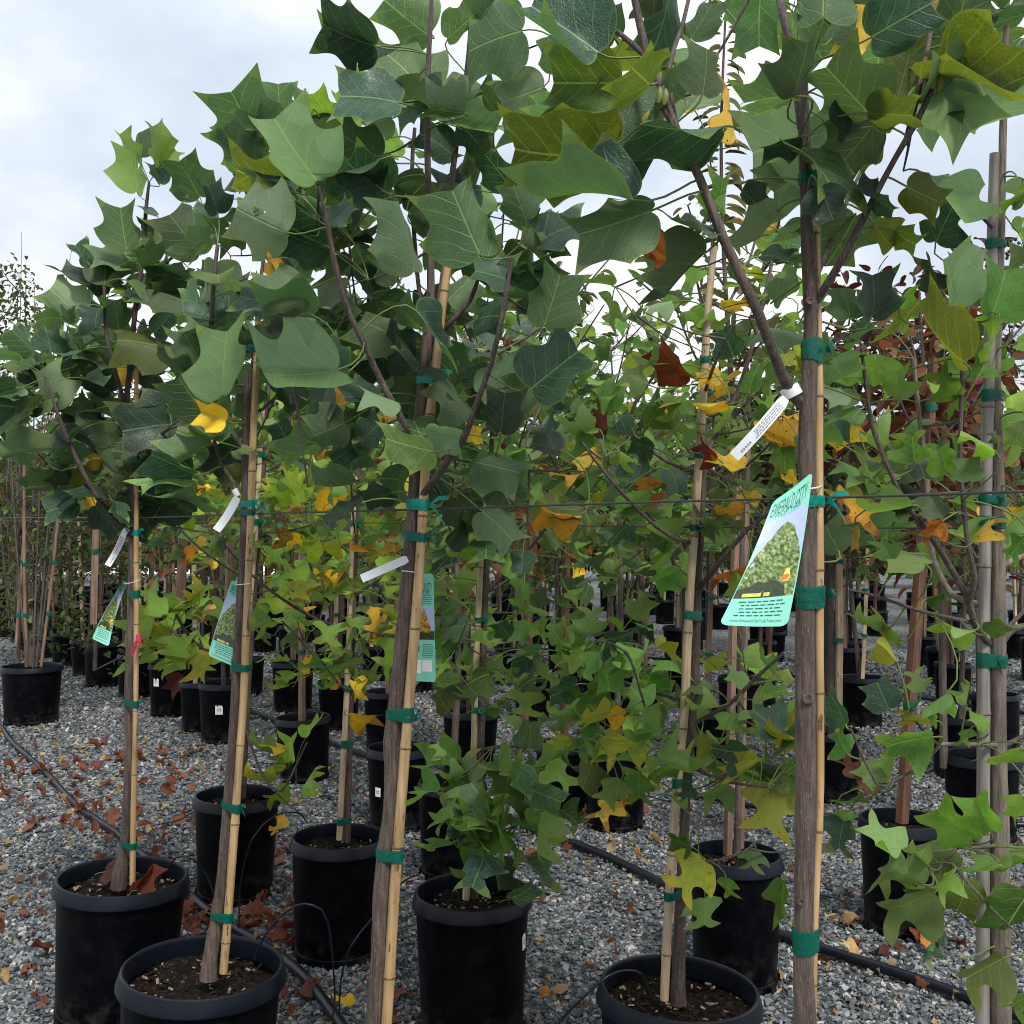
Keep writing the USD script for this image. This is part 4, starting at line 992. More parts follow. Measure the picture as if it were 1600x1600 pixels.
# ------------------------------------------------------------------ second row trees
F = Tree('tulip_tree', 'grey barked tulip tree at the right edge beside a grey cane', 'tree', P(1560, 1800, 2.0), 2.0, 505, ('deep', 'deep2', 'tulip2'), 'bark_grey')
FT = F.limb('trunk', [(1562, 1840, 38), (1563, 1600, 33), (1563, 1500, 31), (1562, 1400, 31), (1562, 1300, 29), (1561, 1200, 24), (1560, 1100, 23), (1559, 1010, 25), (1559, 960, 22), (1560, 850, 21), (1559, 700, 17), (1557, 600, 13), (1560, 480, 13), (1563, 380, 13), (1566, 250, 12), (1570, 100, 10), (1575, -40, 8)], 16, step=.02)
F.limb('branch', [(1547, 1008, 11), (1524, 978, 11, 1.95), (1514, 940, 11, 1.93), (1490, 895, 10, 1.92), (1462, 850, 9, 1.9), (1436, 815, 8, 1.88), (1406, 770, 7, 1.87), (1366, 677, 7, 1.86), (1353, 600, 6, 1.85), (1346, 545, 5, 1.85)], 8, 'bark_twig')
F.limb('branch', [(1514, 942, 9, 1.93), (1523, 900, 9, 1.9), (1512, 850, 8, 1.9), (1503, 760, 7, 1.9), (1500, 690, 7, 1.9), (1505, 560, 7, 1.9), (1505, 505, 5, 1.9)], 8, 'bark_twig')
F.limb('branch', [(1550, 950, 12, 2.05), (1520, 942, 11, 2.1), (1488, 930, 10, 2.15), (1465, 890, 9, 2.18), (1454, 845, 8, 2.2), (1446, 720, 8, 2.25), (1436, 650, 7, 2.3), (1427, 560, 6, 2.3)], 8, 'bark_grey')
F.limb('branch', [(1520, 973, 7, 1.95), (1440, 955, 6, 1.9), (1395, 940, 5, 1.88), (1350, 926, 4, 1.86), (1325, 922, 3, 1.85)], 7, 'bark_twig')
F.limb('branch', [(1568, 885, 10), (1590, 872, 10), (1640, 862, 9)], 8, 'bark_grey')
F.limb('branch', [(1568, 1000, 12), (1585, 982, 11), (1640, 972, 10)], 8, 'bark_grey')
F.limb('branch', [(1570, 985, 8, 2.1), (1595, 960, 7, 2.15), (1640, 910, 6, 2.2)], 8, 'bark_twig')
F.limb('branch', [(1555, 360, 6), (1515, 320, 6, 1.95), (1480, 290, 5, 1.9), (1468, 275, 4, 1.9)], 7, 'bark_twig')
F.limb('branch', [(1570, 1165, 9), (1600, 1150, 8), (1650, 1120, 7)], 8, 'bark_twig')
F.limb('cut_stub', [(1558, 1164, 9), (1530, 1163, 8, 1.95), (1466, 1163, 7, 1.93)], 8, 'bark_grey')
F.limb('branch', [(1560, 1320, 7), (1530, 1325, 5, 1.95), (1495, 1325, 5, 1.9), (1465, 1360, 4, 1.88), (1440, 1350, 3, 1.86)], 7, 'bark_twig')
F.limb('branch', [(1468, 1165, 5, 1.93), (1440, 1195, 5, 1.9), (1400, 1218, 5, 1.88), (1370, 1226, 4, 1.86), (1330, 1140, 4, 1.84)], 7, 'bark_twig')
F.limb('branch', [(1575, 1395, 10), (1600, 1380, 8), (1650, 1370, 7)], 8, 'bark_grey')
F.traced('''1462 377 1490 320 1.3 D 10; 1492 480 1482 400 .78 Uu -14; 1470 450 1445 400 .8 D -6; 1550 493 1578 420 1.1 N -14; 1525 450 1542 390 .5 U -8; 1505 565 1415 500 .68 g -18; 1405 480 1420 450 .7 L -6; 1562 500 1540 572 .3 L -16;
1405 620 1400 575 1.2 N -10; 1500 618 1460 585 .9 L -10; 1502 620 1478 645 .9 L -8; 1430 722 1425 675 1.2 N -14; 1482 738 1465 700 1.1 L -14; 1555 705 1510 672 .5 L -18; 1560 690 1552 672 1.2 N -16; 1517 750 1514 712 1.1 N -18; 1470 805 1450 765 .9 G -14; 1425 790 1355 811 .5 N -14;
1472 815 1440 838 1.1 O -16; 1522 846 1546 805 .6 S -20; 1345 776 1298 770 .6 y -8; 1335 825 1346 862 .8 S -4; 1390 872 1375 840 1.3 N -14; 1445 880 1385 846 .7 L -16; 1350 745 1310 720 .7 N -8; 1372 756 1345 733 .8 L -10; 1340 622 1286 600 .5 L -6; 1345 642 1290 646 .6 L -8; 1360 600 1370 560 .9 L -4;
1600 20 1548 40 .5 G 0; 1600 300 1565 320 .6 L -8; 1590 280 1600 320 .9 L -6; 1600 660 1580 690 .8 L -10; 1595 810 1560 830 .9 N -10; 1600 840 1575 870 1.0 N -12; 1450 935 1480 930 .9 N -8; 1370 985 1330 965 .5 N -6; 1405 1000 1360 970 .6 L -6; 1400 1030 1375 965 .4 y -6; 1520 985 1465 982 .5 L -10; 1545 990 1570 975 1.0 N -14; 1345 880 1330 905 .6 N -4;
1388 1106 1368 1066 1.25 D -14; 1437 1080 1430 1048 1.0 N -14; 1480 1083 1440 1108 .5 Lu -16; 1455 1152 1375 1162 .7 N -16; 1375 1190 1345 1216 1.0 N -10; 1323 1176 1300 1140 1.05 N -12; 1320 1130 1300 1080 .6 D -10; 1345 1216 1315 1186 1.0 B -6; 1370 1235 1340 1222 .7 B -4; 1595 1172 1540 1195 .75 L -14; 1460 1125 1410 1120 .5 y -10; 1510 1100 1515 1070 .4 L -8; 1515 1140 1500 1160 .7 L -10; 1540 1140 1520 1120 .6 L -12;
1548 1296 1522 1250 1.1 L -18; 1520 1310 1465 1275 .8 L -16; 1408 1326 1355 1286 1.0 L -18; 1490 1326 1418 1336 1.1 g -10; 1448 1350 1425 1325 .7 L -20; 1442 1382 1390 1360 .8 L -20; 1490 1365 1466 1396 .9 L -22; 1556 1350 1512 1370 .8 L -16; 1460 1396 1378 1430 1.05 N -16; 1567 1498 1500 1532 1.15 g -22; 1605 1400 1560 1470 1.0 N -18; 1605 1335 1560 1345 .8 N -12; 1600 1250 1575 1275 .8 L -12; 1395 1330 1375 1390 .4 L -8;
1320 1280 1300 1330 1.0 D -6; 1310 1270 1330 1300 .9 N -6; 1460 1470 1440 1500 .7 D -8; 1470 1480 1450 1450 .5 D -6; 1610 1550 1580 1580 .9 N -12; 1350 1250 1310 1265 .5 N -8''')
F.fill([(1300, 560), (1420, 470), (1600, 430), (1600, 900), (1480, 900), (1340, 830), (1290, 680)], 40, .3, (.08, .12), 'NNGLLLgDS', dd=.18)
F.fill([(1560, -20), (1600, -20), (1600, 420), (1575, 420)], 6, .2, (.07, .1), 'NLG')
F.done()
stake('grey weathered cane tied to the grey trunk at the right edge', [(1533, 1820, 21), (1535, 1600, 21), (1536, 1300, 20), (1537, 1100, 19), (1538, 950, 18), (1541, 750, 18), (1545, 600, 18), (1550, 400, 17), (1554, 240, 15)], 2.0, 'bamboo_grey',
      ties=[(1028, 22), (820, 12, .6), (777, 16), (611, 17), (388, 12)], trunk=FT, seed=5)

B = Tree('tulip_tree', 'yellow flecked tulip tree with dark trunk in the lower centre right pot', 'tree', P(1061, 1562, 2.68), 2.68, 606, ('deep', 'deep2', 'tulip2'))
BTk = B.limb('trunk', [(1061, 1568, 26), (1060, 1540, 22), (1062, 1450, 19), (1066, 1350, 16), (1070, 1280, 15), (1076, 1180, 14), (1083, 1100, 15), (1087, 1000, 15), (1090, 900, 14), (1096, 800, 13), (1099, 700, 11), (1099, 600, 9), (1101, 530, 8), (1107, 450, 7), (1113, 380, 5), (1120, 300, 4)], 14, step=.02)
B.limb('branch', [(1092, 920, 9), (1120, 885, 8, 2.6), (1165, 830, 7, 2.55), (1215, 790, 6, 2.5), (1245, 760, 4, 2.5)], 8, 'bark_twig')
B.limb('branch', [(1094, 850, 7), (1050, 840, 6, 2.6), (1000, 800, 6, 2.55), (950, 745, 5, 2.5), (908, 690, 4, 2.5)], 8, 'bark_twig')
B.limb('branch', [(1090, 930, 7), (1060, 910, 6, 2.75), (1045, 850, 6, 2.8), (1010, 800, 4, 2.8)], 7, 'bark_twig')
B.limb('branch', [(1097, 720, 8), (1140, 640, 7, 2.75), (1170, 560, 7, 2.8), (1200, 440, 6, 2.85), (1220, 330, 4, 2.85)], 8, 'bark_twig')
B.limb('branch', [(1098, 740, 7), (1040, 720, 6, 2.8), (980, 660, 6, 2.85), (1020, 590, 5, 2.85), (1035, 545, 4, 2.85)], 8, 'bark_twig')
B.limb('branch', [(1099, 620, 6), (1120, 560, 5, 2.5), (1150, 500, 4, 2.45)], 7, 'bark_twig')
B.limb('branch', [(1085, 1130, 7), (1140, 1100, 7, 2.6), (1180, 1060, 6, 2.55), (1225, 1020, 5, 2.5)], 8, 'bark_twig')
B.limb('branch', [(1073, 1195, 7), (1110, 1212, 6, 2.6), (1148, 1224, 5, 2.55), (1200, 1230, 4, 2.5)], 8, 'bark_twig')
B.limb('branch', [(1076, 1165, 6), (1040, 1150, 5, 2.6), (1010, 1110, 4, 2.55), (980, 1020, 4, 2.5), (930, 1000, 3, 2.5)], 8, 'bark_twig')
B.limb('branch', [(1083, 1100, 6), (1030, 1085, 5, 2.75), (960, 1060, 4, 2.8), (900, 1040, 3, 2.8)], 8, 'bark_twig')
B.limb('branch', [(1066, 1330, 5), (1100, 1345, 4, 2.55), (1140, 1340, 4, 2.5), (1180, 1320, 3, 2.48)], 7, 'bark_twig')
B.traced('''1125 588 1090 590 .8 S -10; 1133 630 1048 636 .36 S -16; 1120 716 1086 694 .75 B -14; 1163 730 1105 724 .62 S -16; 1013 663 1040 624 1.2 N 0; 1170 612 1180 558 .95 N -6; 1088 675 1054 664 1.0 L -8; 975 760 1016 734 1.0 D 4; 995 765 1046 760 .45 O 0; 1030 772 1020 796 .7 O 0; 1243 695 1188 676 1.0 S -8; 1225 700 1226 742 1.2 N -6; 1245 756 1215 748 .9 S -8;
1185 785 1155 775 .9 S -10; 1160 800 1120 811 .6 S -10; 1165 890 1112 898 .62 O -12; 1125 330 1125 274 1.15 N -8; 1190 430 1160 430 .9 y -4; 1050 472 1008 482 .9 U -4; 1078 588 1024 545 .5 B -8; 1145 555 1130 512 1.1 D -6; 1245 490 1235 510 .9 L 4; 1085 172 1062 140 1.1 S 4; 1150 218 1130 136 .42 S 0; 945 680 935 634 .6 B 0; 940 720 900 726 1.0 S 0; 935 706 914 700 1.0 Y 2; 945 768 908 778 .45 y 0;
975 1117 930 1114 .75 S -4; 1005 1155 950 1160 .85 y -12; 1010 1103 982 1068 1.25 N -8; 890 1155 864 1166 .8 y 0; 925 1195 905 1236 1.1 g 4; 970 1222 944 1252 1.0 N -8; 998 1210 1000 1252 1.0 N -6; 962 1250 930 1276 .8 S -2; 970 1240 972 1273 .6 S -2; 1030 1186 1012 1212 1.0 L -8; 923 987 928 950 1.25 N 0; 945 1000 1000 996 .9 D 4; 912 1030 874 1025 1.0 L 0; 873 998 850 970 1.0 N 4; 895 1010 895 974 .9 N 4; 990 965 1020 940 .8 L 0;
1120 1105 1078 1115 .7 L -10; 1140 1115 1140 1142 1.6 L -8; 1218 1145 1172 1104 1.05 D -10; 1242 1160 1160 1146 .3 y -12; 1167 1176 1108 1176 1.0 D -14; 1218 1201 1152 1196 .42 D -12; 1212 1232 1196 1300 1.3 y -10; 1245 1196 1224 1211 1.0 N -6; 1135 1225 1095 1252 .9 N -4; 1084 1232 1062 1250 1.1 D -14; 1078 1322 1048 1310 .9 N -14; 1105 1349 1058 1392 1.2 y -14; 1180 1328 1174 1354 1.8 N -12; 1135 1373 1138 1402 .9 N -10; 1102 1404 1105 1452 1.1 N -12; 1225 1376 1215 1436 .6 N -6; 1095 1150 1084 1192 .7 y -8; 1110 1076 1070 1070 .7 L -8;
1000 1040 960 1025 .8 N 2; 1040 1060 1000 1075 .8 N 0; 900 1070 860 1090 .9 D 6; 950 1080 900 1100 .9 N 6; 1040 1110 1020 1140 .8 N 0; 1070 1265 1045 1250 .7 N -8; 1190 1090 1230 1070 .8 N -4; 1210 1050 1180 1030 .8 N 0; 1170 1065 1140 1050 .8 L -6; 1060 470 1040 500 .9 N 4; 1020 700 985 690 1.0 D 2; 1010 600 975 575 1.0 N 4; 960 640 930 600 .9 N 6; 1200 640 1180 670 .9 N -2; 1060 740 1030 760 .8 L -4; 1120 830 1150 850 .9 N -10; 1060 890 1020 910 1.0 N -6; 1040 840 1010 860 1.0 N 4; 980 820 950 850 .9 D 4''')
B.fill([(960, 430), (1090, 330), (1250, 340), (1270, 520), (1260, 880), (1130, 930), (960, 880), (900, 760), (900, 580)], 78, .35, (.075, .115), 'NNNGGLLDSy', dd=.12)
B.fill([(860, 960), (1060, 1010), (1230, 1040), (1240, 1220), (1050, 1230), (880, 1200)], 62, .3, (.07, .115), 'NNNLLLGy', dd=.1)
B.done()
stake('pale tan cane tied left of the yellow flecked tree', [(1038, 1562, 14), (1043, 1450, 14), (1052, 1300, 14), (1061, 1200, 14), (1070, 1100, 14), (1074, 1000, 14), (1080, 900, 13), (1087, 800, 13), (1093, 700, 13), (1100, 600, 12), (1106, 490, 11), (1116, 385, 10)], 2.65, 'bamboo_pale',
      ties=[(1402, 16), (1225, 14), (957, 14), (826, 10, 1.2), (718, 10, .8), (563, 10, .7)], trunk=BTk, seed=6)

T = Tree('tulip_tree', 'dark leaved tulip tree behind the centre trunk, low leaf shoot at its foot', 'tree', P(742, 1402, 3.4), 3.4, 707, ('deep', 'deep2', 'tulip2'))
TT = T.limb('trunk', [(740, 1402, 14), (745, 1300, 13), (750, 1180, 13), (754, 1050, 12), (757, 960, 11), (760, 880, 11), (764, 780, 10), (768, 700, 8), (772, 600, 7), (775, 500, 5), (778, 440, 4)], 12, step=.03)
T.limb('branch', [(747, 1290, 6, 3.35), (770, 1300, 5, 3.25), (792, 1302, 5, 3.2)], 7, 'bark_twig')
T.limb('branch', [(752, 1172, 6), (790, 1165, 5, 3.3), (822, 1170, 4, 3.25)], 7, 'bark_twig')
T.auto_branches(12, 1.45, 2.6, (.4, .8))
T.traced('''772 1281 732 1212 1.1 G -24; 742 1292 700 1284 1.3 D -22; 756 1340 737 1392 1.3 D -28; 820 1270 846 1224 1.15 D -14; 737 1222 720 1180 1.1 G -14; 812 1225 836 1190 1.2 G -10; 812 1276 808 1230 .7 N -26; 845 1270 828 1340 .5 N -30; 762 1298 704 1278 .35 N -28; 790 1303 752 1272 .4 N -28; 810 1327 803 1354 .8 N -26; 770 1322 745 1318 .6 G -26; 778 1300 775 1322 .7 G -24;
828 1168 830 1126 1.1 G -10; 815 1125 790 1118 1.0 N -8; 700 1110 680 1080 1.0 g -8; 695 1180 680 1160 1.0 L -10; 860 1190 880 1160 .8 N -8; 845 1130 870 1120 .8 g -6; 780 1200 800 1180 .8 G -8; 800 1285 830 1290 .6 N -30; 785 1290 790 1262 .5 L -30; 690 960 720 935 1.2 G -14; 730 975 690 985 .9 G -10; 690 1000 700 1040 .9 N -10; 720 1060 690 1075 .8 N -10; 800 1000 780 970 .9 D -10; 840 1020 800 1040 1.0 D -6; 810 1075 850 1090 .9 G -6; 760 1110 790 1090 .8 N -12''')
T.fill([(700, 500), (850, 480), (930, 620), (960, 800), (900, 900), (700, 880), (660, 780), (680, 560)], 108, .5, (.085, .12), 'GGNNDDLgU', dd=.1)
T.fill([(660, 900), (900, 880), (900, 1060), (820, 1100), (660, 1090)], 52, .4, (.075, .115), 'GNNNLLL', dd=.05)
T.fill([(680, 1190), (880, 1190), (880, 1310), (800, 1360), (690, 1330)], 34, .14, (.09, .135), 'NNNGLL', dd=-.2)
T.done()
stake('tan cane tied to the dark leaved tree behind the centre trunk', [(728, 1405, 11), (733, 1300, 10), (740, 1180, 10), (743, 1060, 10), (749, 930, 9), (753, 840, 9), (757, 760, 8)], 3.38, 'bamboo_pale', ties=[(1107, 11, .8), (968, 10, .8), (800, 9)], trunk=TT, seed=7)

T3 = Tree('tulip_tree', 'slim light green tulip tree between the second and centre front trunks', 'tree', P(540, 1312, 4.05), 4.05, 808, ('deep', 'deep2'), res=1)
T3T = T3.limb('trunk', [(541, 1314, 14), (543, 1250, 12), (547, 1100, 11), (551, 950, 11), (556, 820, 10), (562, 700, 8), (568, 600, 6), (572, 500, 4)], 10, step=.04)
T3.auto_branches(10, 1.35, 2.7, (.4, .8))
T3.limb('branch', [(549, 985, 6), (500, 970, 5, 3.9), (440, 935, 5, 3.8), (390, 895, 4, 3.75), (350, 850, 3, 3.7)], 7, 'bark_twig')
T3.limb('branch', [(549, 1008, 6), (590, 965, 5, 3.95), (625, 925, 4, 3.9)], 7, 'bark_twig')
T3.limb('branch', [(545, 1085, 5), (500, 1035, 5, 3.9), (470, 1000, 4, 3.85), (440, 970, 3, 3.8)], 7, 'bark_twig')
T3.traced('''470 785 450 745 1.05 V -30; 455 785 420 765 .8 V -28; 472 762 475 725 .6 V -28; 480 700 454 716 1.0 V -20; 495 780 536 786 .9 Y -24; 455 835 478 850 .9 Y -10; 430 806 452 815 .5 B -10; 548 1120 592 1125 .75 S -14; 500 870 470 850 1.0 V -10; 480 905 440 895 1.0 V -10; 445 950 410 935 1.1 V -14; 460 985 430 1000 .9 N -12; 400 950 420 985 1.0 V -14; 520 920 550 900 .8 V -8; 600 955 580 990 .9 Y -10; 560 960 610 975 .6 N -10; 590 1010 560 990 .7 S -8;
625 1010 595 1045 1.0 V -10; 600 1050 640 1035 .8 N -6; 520 1000 500 1020 .9 N -8; 470 1045 495 1030 .8 Y -8; 530 1070 510 1055 .8 Y -6; 560 1075 580 1060 .8 V -6; 450 1070 420 1080 .8 V -10; 510 860 540 845 .8 y -6; 600 870 620 900 .9 V -8; 570 840 600 830 .9 N -4; 540 760 575 740 .9 N -4''')
T3.fill([(420, 620), (560, 560), (660, 640), (660, 860), (560, 900), (430, 880)], 78, .45, (.085, .125), 'LLVNNGLyS', dd=.1)
T3.fill([(420, 880), (660, 880), (640, 1080), (520, 1090), (420, 1050)], 62, .4, (.07, .11), 'VLLNNNyY', dd=-.05)
T3.done()
stake('pale cane with green ties in the pot left of the centre trunk', [(530, 1312, 9), (534, 1230, 9), (543, 1060, 9), (548, 900, 8), (553, 790, 7), (556, 745, 6)], 4.02, 'bamboo_pale', ties=[(1285, 10), (1164, 9), (1073, 9), (815, 9, .8)], trunk=T3T, seed=8)

T4 = Tree('tulip_tree', 'bright yellow green tulip tree behind the second front trunk', 'tree', P(378, 1245, 4.7), 4.7, 909, ('deep', 'deep2'), res=1)
T4T = T4.limb('trunk', [(377, 1246, 14), (382, 1150, 13), (390, 1000, 13), (400, 860, 13), (410, 740, 11), (416, 640, 9), (424, 540, 7), (432, 440, 4)], 10, step=.04)
T4.auto_branches(9, 1.3, 2.8, (.4, .75))
T4.limb('branch', [(384, 1140, 5), (410, 1210, 4, 4.5), (440, 1235, 4, 4.4), (480, 1160, 3, 4.35)], 7, 'bark_twig')
T4.limb('branch', [(390, 990, 6), (340, 1020, 5, 4.5), (300, 1000, 5, 4.4), (275, 960, 4, 4.35)], 7, 'bark_twig')
T4.limb('branch', [(396, 910, 5), (330, 870, 4, 4.5), (285, 830, 4, 4.45), (262, 790, 3, 4.4)], 7, 'bark_twig')
T4.traced('''423 1223 376 1217 .4 y -10; 450 1230 420 1251 .9 V -10; 455 1190 452 1148 .6 V -10; 478 1152 498 1120 .6 V -10; 445 1170 410 1155 .5 Y -8; 432 1180 385 1170 .5 N -8; 470 1236 490 1200 .5 V -8; 450 1282 424 1299 .5 Y -8; 445 1200 425 1180 .8 V -8;
285 975 262 943 1.15 V -14; 270 948 265 925 1.3 V -12; 246 962 222 950 .6 V -10; 266 986 222 970 .5 y -12; 306 992 272 1006 1.1 V -14; 325 1036 320 990 .7 V -12; 296 1030 255 1036 .4 V -12; 268 1002 232 986 .4 N -10; 310 946 329 934 .6 V -10; 300 960 325 965 .7 V -10; 315 960 300 930 .6 N -8; 330 945 310 970 .5 O -4; 320 800 280 780 1.0 V -10; 300 830 265 815 .9 V -8; 330 790 315 760 .9 V -8; 320 855 305 830 .8 Y -6; 300 855 290 880 .8 O -6; 340 880 315 878 .7 S -6''')
T4.fill([(300, 700), (420, 560), (500, 700), (500, 960), (380, 1000), (300, 900)], 85, .4, (.085, .125), 'LVNNyGLY', dd=.15)
T4.fill([(225, 925), (335, 925), (335, 1045), (225, 1045)], 18, .12, (.10, .15), 'VVVy', dd=-.45)
T4.done()
stake('pale cane tied to the bright yellow green tree', [(372, 1246, 8), (386, 1000, 8), (398, 860, 7), (406, 720, 7), (411, 640, 6)], 4.67, 'bamboo_pale', ties=[(1044, 9), (818, 9, .8), (715, 9)], trunk=T4T, seed=9)

# columnar small leaved tree with two wooden stakes (pot behind the big right trunk)
K = Tree('columnar_pear_tree', 'slender small leaved tree whose tip rises into the sky at the top right', 'tree', P(1152, 1335, 3.8), 3.8, 111, ('oval',), 'bark_twig', res=1)
K.limb('trunk', [(1152, 1336, 12), (1156, 1150, 11), (1160, 1000, 11), (1158, 850, 10), (1150, 700, 9), (1138, 520, 8), (1129, 350, 6), (1127, 200, 5), (1131, 80, 4), (1136, -20, 3)], 9, step=.05)
for i, (y0, dx, dy, dd) in enumerate([(640, -95, -170, .1), (650, 110, -160, -.1), (560, -70, -190, -.15), (540, 120, -60, .2), (480, 65, -190, .1), (700, -150, -60, -.1), (700, 150, -90, .2), (450, -60, -130, .2), (600, 60, -250, -.2), (680, -60, -240, .25), (740, 100, -130, -.2), (760, -120, -110, .2), (420, -120, 0, 0), (520, -150, -90, .1)]):
    x0 = np.interp(y0, [350, 520, 700, 850], [1129, 1138, 1150, 1158])
    K.limb('branch', [(x0, y0, 5), (x0 + dx * .55, y0 + dy * .4, 4, 3.8 + dd), (x0 + dx, y0 + dy, 2.5, 3.8 + dd * 1.4)], 6, 'bark_twig')
kp = np.vstack(K.samples)
kr = random.Random(12)
kp = [q for q in kp if q[2] > 1.75]
top = sorted([q for q in K.samples[0] if q[2] > 2.75], key=lambda q: q[2])
k = 0
for q in top[::1]:
    for s_ in (-1, 1):
        if k % 1 == 0 and K.nleaf < 299:
            Ld = unit(np.array([s_ * 1.0, kr.uniform(-.35, .35), kr.uniform(-.35, .25)]))
            N = unit(np.array([0, kr.uniform(-.5, .1), 1.0]))
            V, Fc, UV, E = leaf_mesh('oval', 1, q + Ld * .012 + [0, 0, kr.uniform(-.01, .01)], Ld, N, kr.uniform(.075, .105), kr, curl=kr.uniform(.3, 1.2), fold=kr.uniform(.3, .7))
            obj(K.path, 'leaf', (V, Fc), LM['P'], smooth=True, uv=UV, edge=E)
            K.nleaf += 1
    k += 1
while K.nleaf < 298:
    q = kr.choice(kp)
    Ld = unit(np.array([kr.gauss(0, 1), kr.gauss(0, 1), kr.uniform(-.4, .9)]))
    N = unit(np.array([kr.gauss(0, .5), kr.gauss(0, .5), 1.0])); N = unit(N - Ld * (N @ Ld))
    V, Fc, UV, E = leaf_mesh('oval', 1, q + Ld * kr.uniform(.01, .05), Ld, N, kr.uniform(.05, .09), kr, curl=kr.uniform(0, 1), fold=kr.uniform(.1, .6))
    obj(K.path, 'leaf', (V, Fc), LM[kr.choice('PPPGK')], smooth=True, uv=UV, edge=E)
    K.nleaf += 1
stake('left wooden stake of the pair in the pot behind the big right trunk', [(1137, 1335, 13), (1141, 1160, 13), (1146, 950, 12), (1152, 760, 12)], 3.74, 'stake_wood_brown', nodes=False, wood_square=True, name='wooden_stake')
stake('right wooden stake of the pair in the pot behind the big right trunk', [(1156, 1325, 12), (1160, 1100, 12), (1163, 900, 12), (1168, 660, 11)], 3.82, 'stake_wood_brown', nodes=False, wood_square=True, name='wooden_stake', ties=[(930, 10), (670, 10)])

# red leaved tree in the pot with the red wooden stake
X = Tree('crape_myrtle_tree', 'dark red leaved tree with black berries behind the right edge cane', 'tree', P(1415, 1285, 4.3), 4.3, 121, ('oval',), 'bark_twig', res=1)
X.limb('trunk', [(1414, 1286, 11), (1428, 1100, 10), (1442, 900, 10), (1450, 760, 9), (1446, 640, 8), (1440, 520, 5), (1436, 440, 3)], 9, step=.05)
for (y0, x1, y1, dd) in [(780, 1330, 600, .2), (760, 1520, 610, .1), (720, 1370, 540, -.2), (700, 1560, 560, .3), (690, 1480, 500, .2), (740, 1590, 660, .1), (650, 1410, 470, .3), (780, 1300, 650, .4), (800, 1540, 720, -.2), (640, 1520, 470, .1), (620, 1330, 520, .2)]:
    x0 = np.interp(y0, [520, 640, 760, 900], [1440, 1446, 1450, 1442])
    X.limb('branch', [(x0, y0, 5), ((x0 + x1) / 2 + 5, (y0 + y1) / 2 + 15, 4, 4.3 + dd * .6), (x1, y1, 2.2, 4.3 + dd)], 6, 'bark_twig')
xr = random.Random(13)
xp = [q for q in np.vstack(X.samples) if q[2] > 1.8]
while X.nleaf < 299:
    q = xr.choice(xp)
    Ld = unit(np.array([xr.gauss(0, 1), xr.gauss(0, 1), xr.uniform(-1.1, .3)]))
    N = unit(np.array([xr.gauss(0, .6), xr.gauss(0, .6), 1.0])); N = unit(N - Ld * (N @ Ld))
    V, Fc, UV, E = leaf_mesh('oval', 1, q + Ld * xr.uniform(.01, .06), Ld, N, xr.uniform(.075, .135), xr, curl=xr.uniform(0, 1), fold=xr.uniform(.1, .6))
    V = q + (V - q) * [1.0, 1.0, 1.0]
    obj(X.path, 'leaf', (V, Fc), LM[xr.choice('RRRRRP')], smooth=True, uv=UV, edge=E)
    X.nleaf += 1
bm = MB()
for (cx, cy, dd, n) in [(1590, 395, 0, 16), (1600, 360, .1, 12), (1580, 530, 0, 10), (1400, 545, .2, 8), (1330, 560, .1, 8), (1570, 560, .1, 8), (1420, 520, .2, 6)]:
    c = P(cx, cy, 4.3 + dd)
    for i in range(n):
        b = c + np.array([xr.gauss(0, .035), xr.gauss(0, .03), xr.gauss(0, .05)])
        ico = trimesh.creation.icosphere(0, .0085)
        bm.add(ico.vertices + b, ico.faces)
        bm.add(*tube(smooth_path(np.array([c - [0, 0, .08], (b + c) / 2, b]), n=2), .0012, 3, caps=False))
tag(stage.GetPrimAtPath(obj(X.path, 'berries', bm.mesh(), 'berry_dark', smooth=True)), kind='stuff')
for (cx, cy) in [(1528, 586), (1481, 604), (1506, 620), (1516, 705)]:
    c = P(cx, cy, 4.4)
    fm = MB()
    for i in range(26):
        Ld = unit(np.array([xr.gauss(0, 1), xr.gauss(0, 1), xr.gauss(0, 1)]))
        b = c + Ld * .024
        w = unit(np.cross(Ld, [.3, .2, 1])) * .010
        fm.add([b - w, b + w, b + w * 1.3 + Ld * .018 + [0, 0, .004], b - w * 1.3 + Ld * .018], [(0, 1, 2), (0, 2, 3)])
    obj(X.path, 'blossom', fm.mesh(), 'blossom_pink', smooth=False)
stake('thick dark red wooden stake in the pot behind the right hand leaves', [(1408, 1286, 16), (1420, 1110, 16), (1432, 950, 16), (1440, 850, 15), (1450, 700, 15), (1458, 560, 14)], 4.25, 'stake_wood_red', nodes=False, wood_square=True, name='wooden_stake', ties=[(1102, 12), (640, 11)])

# ------------------------------------------------------------------ tags


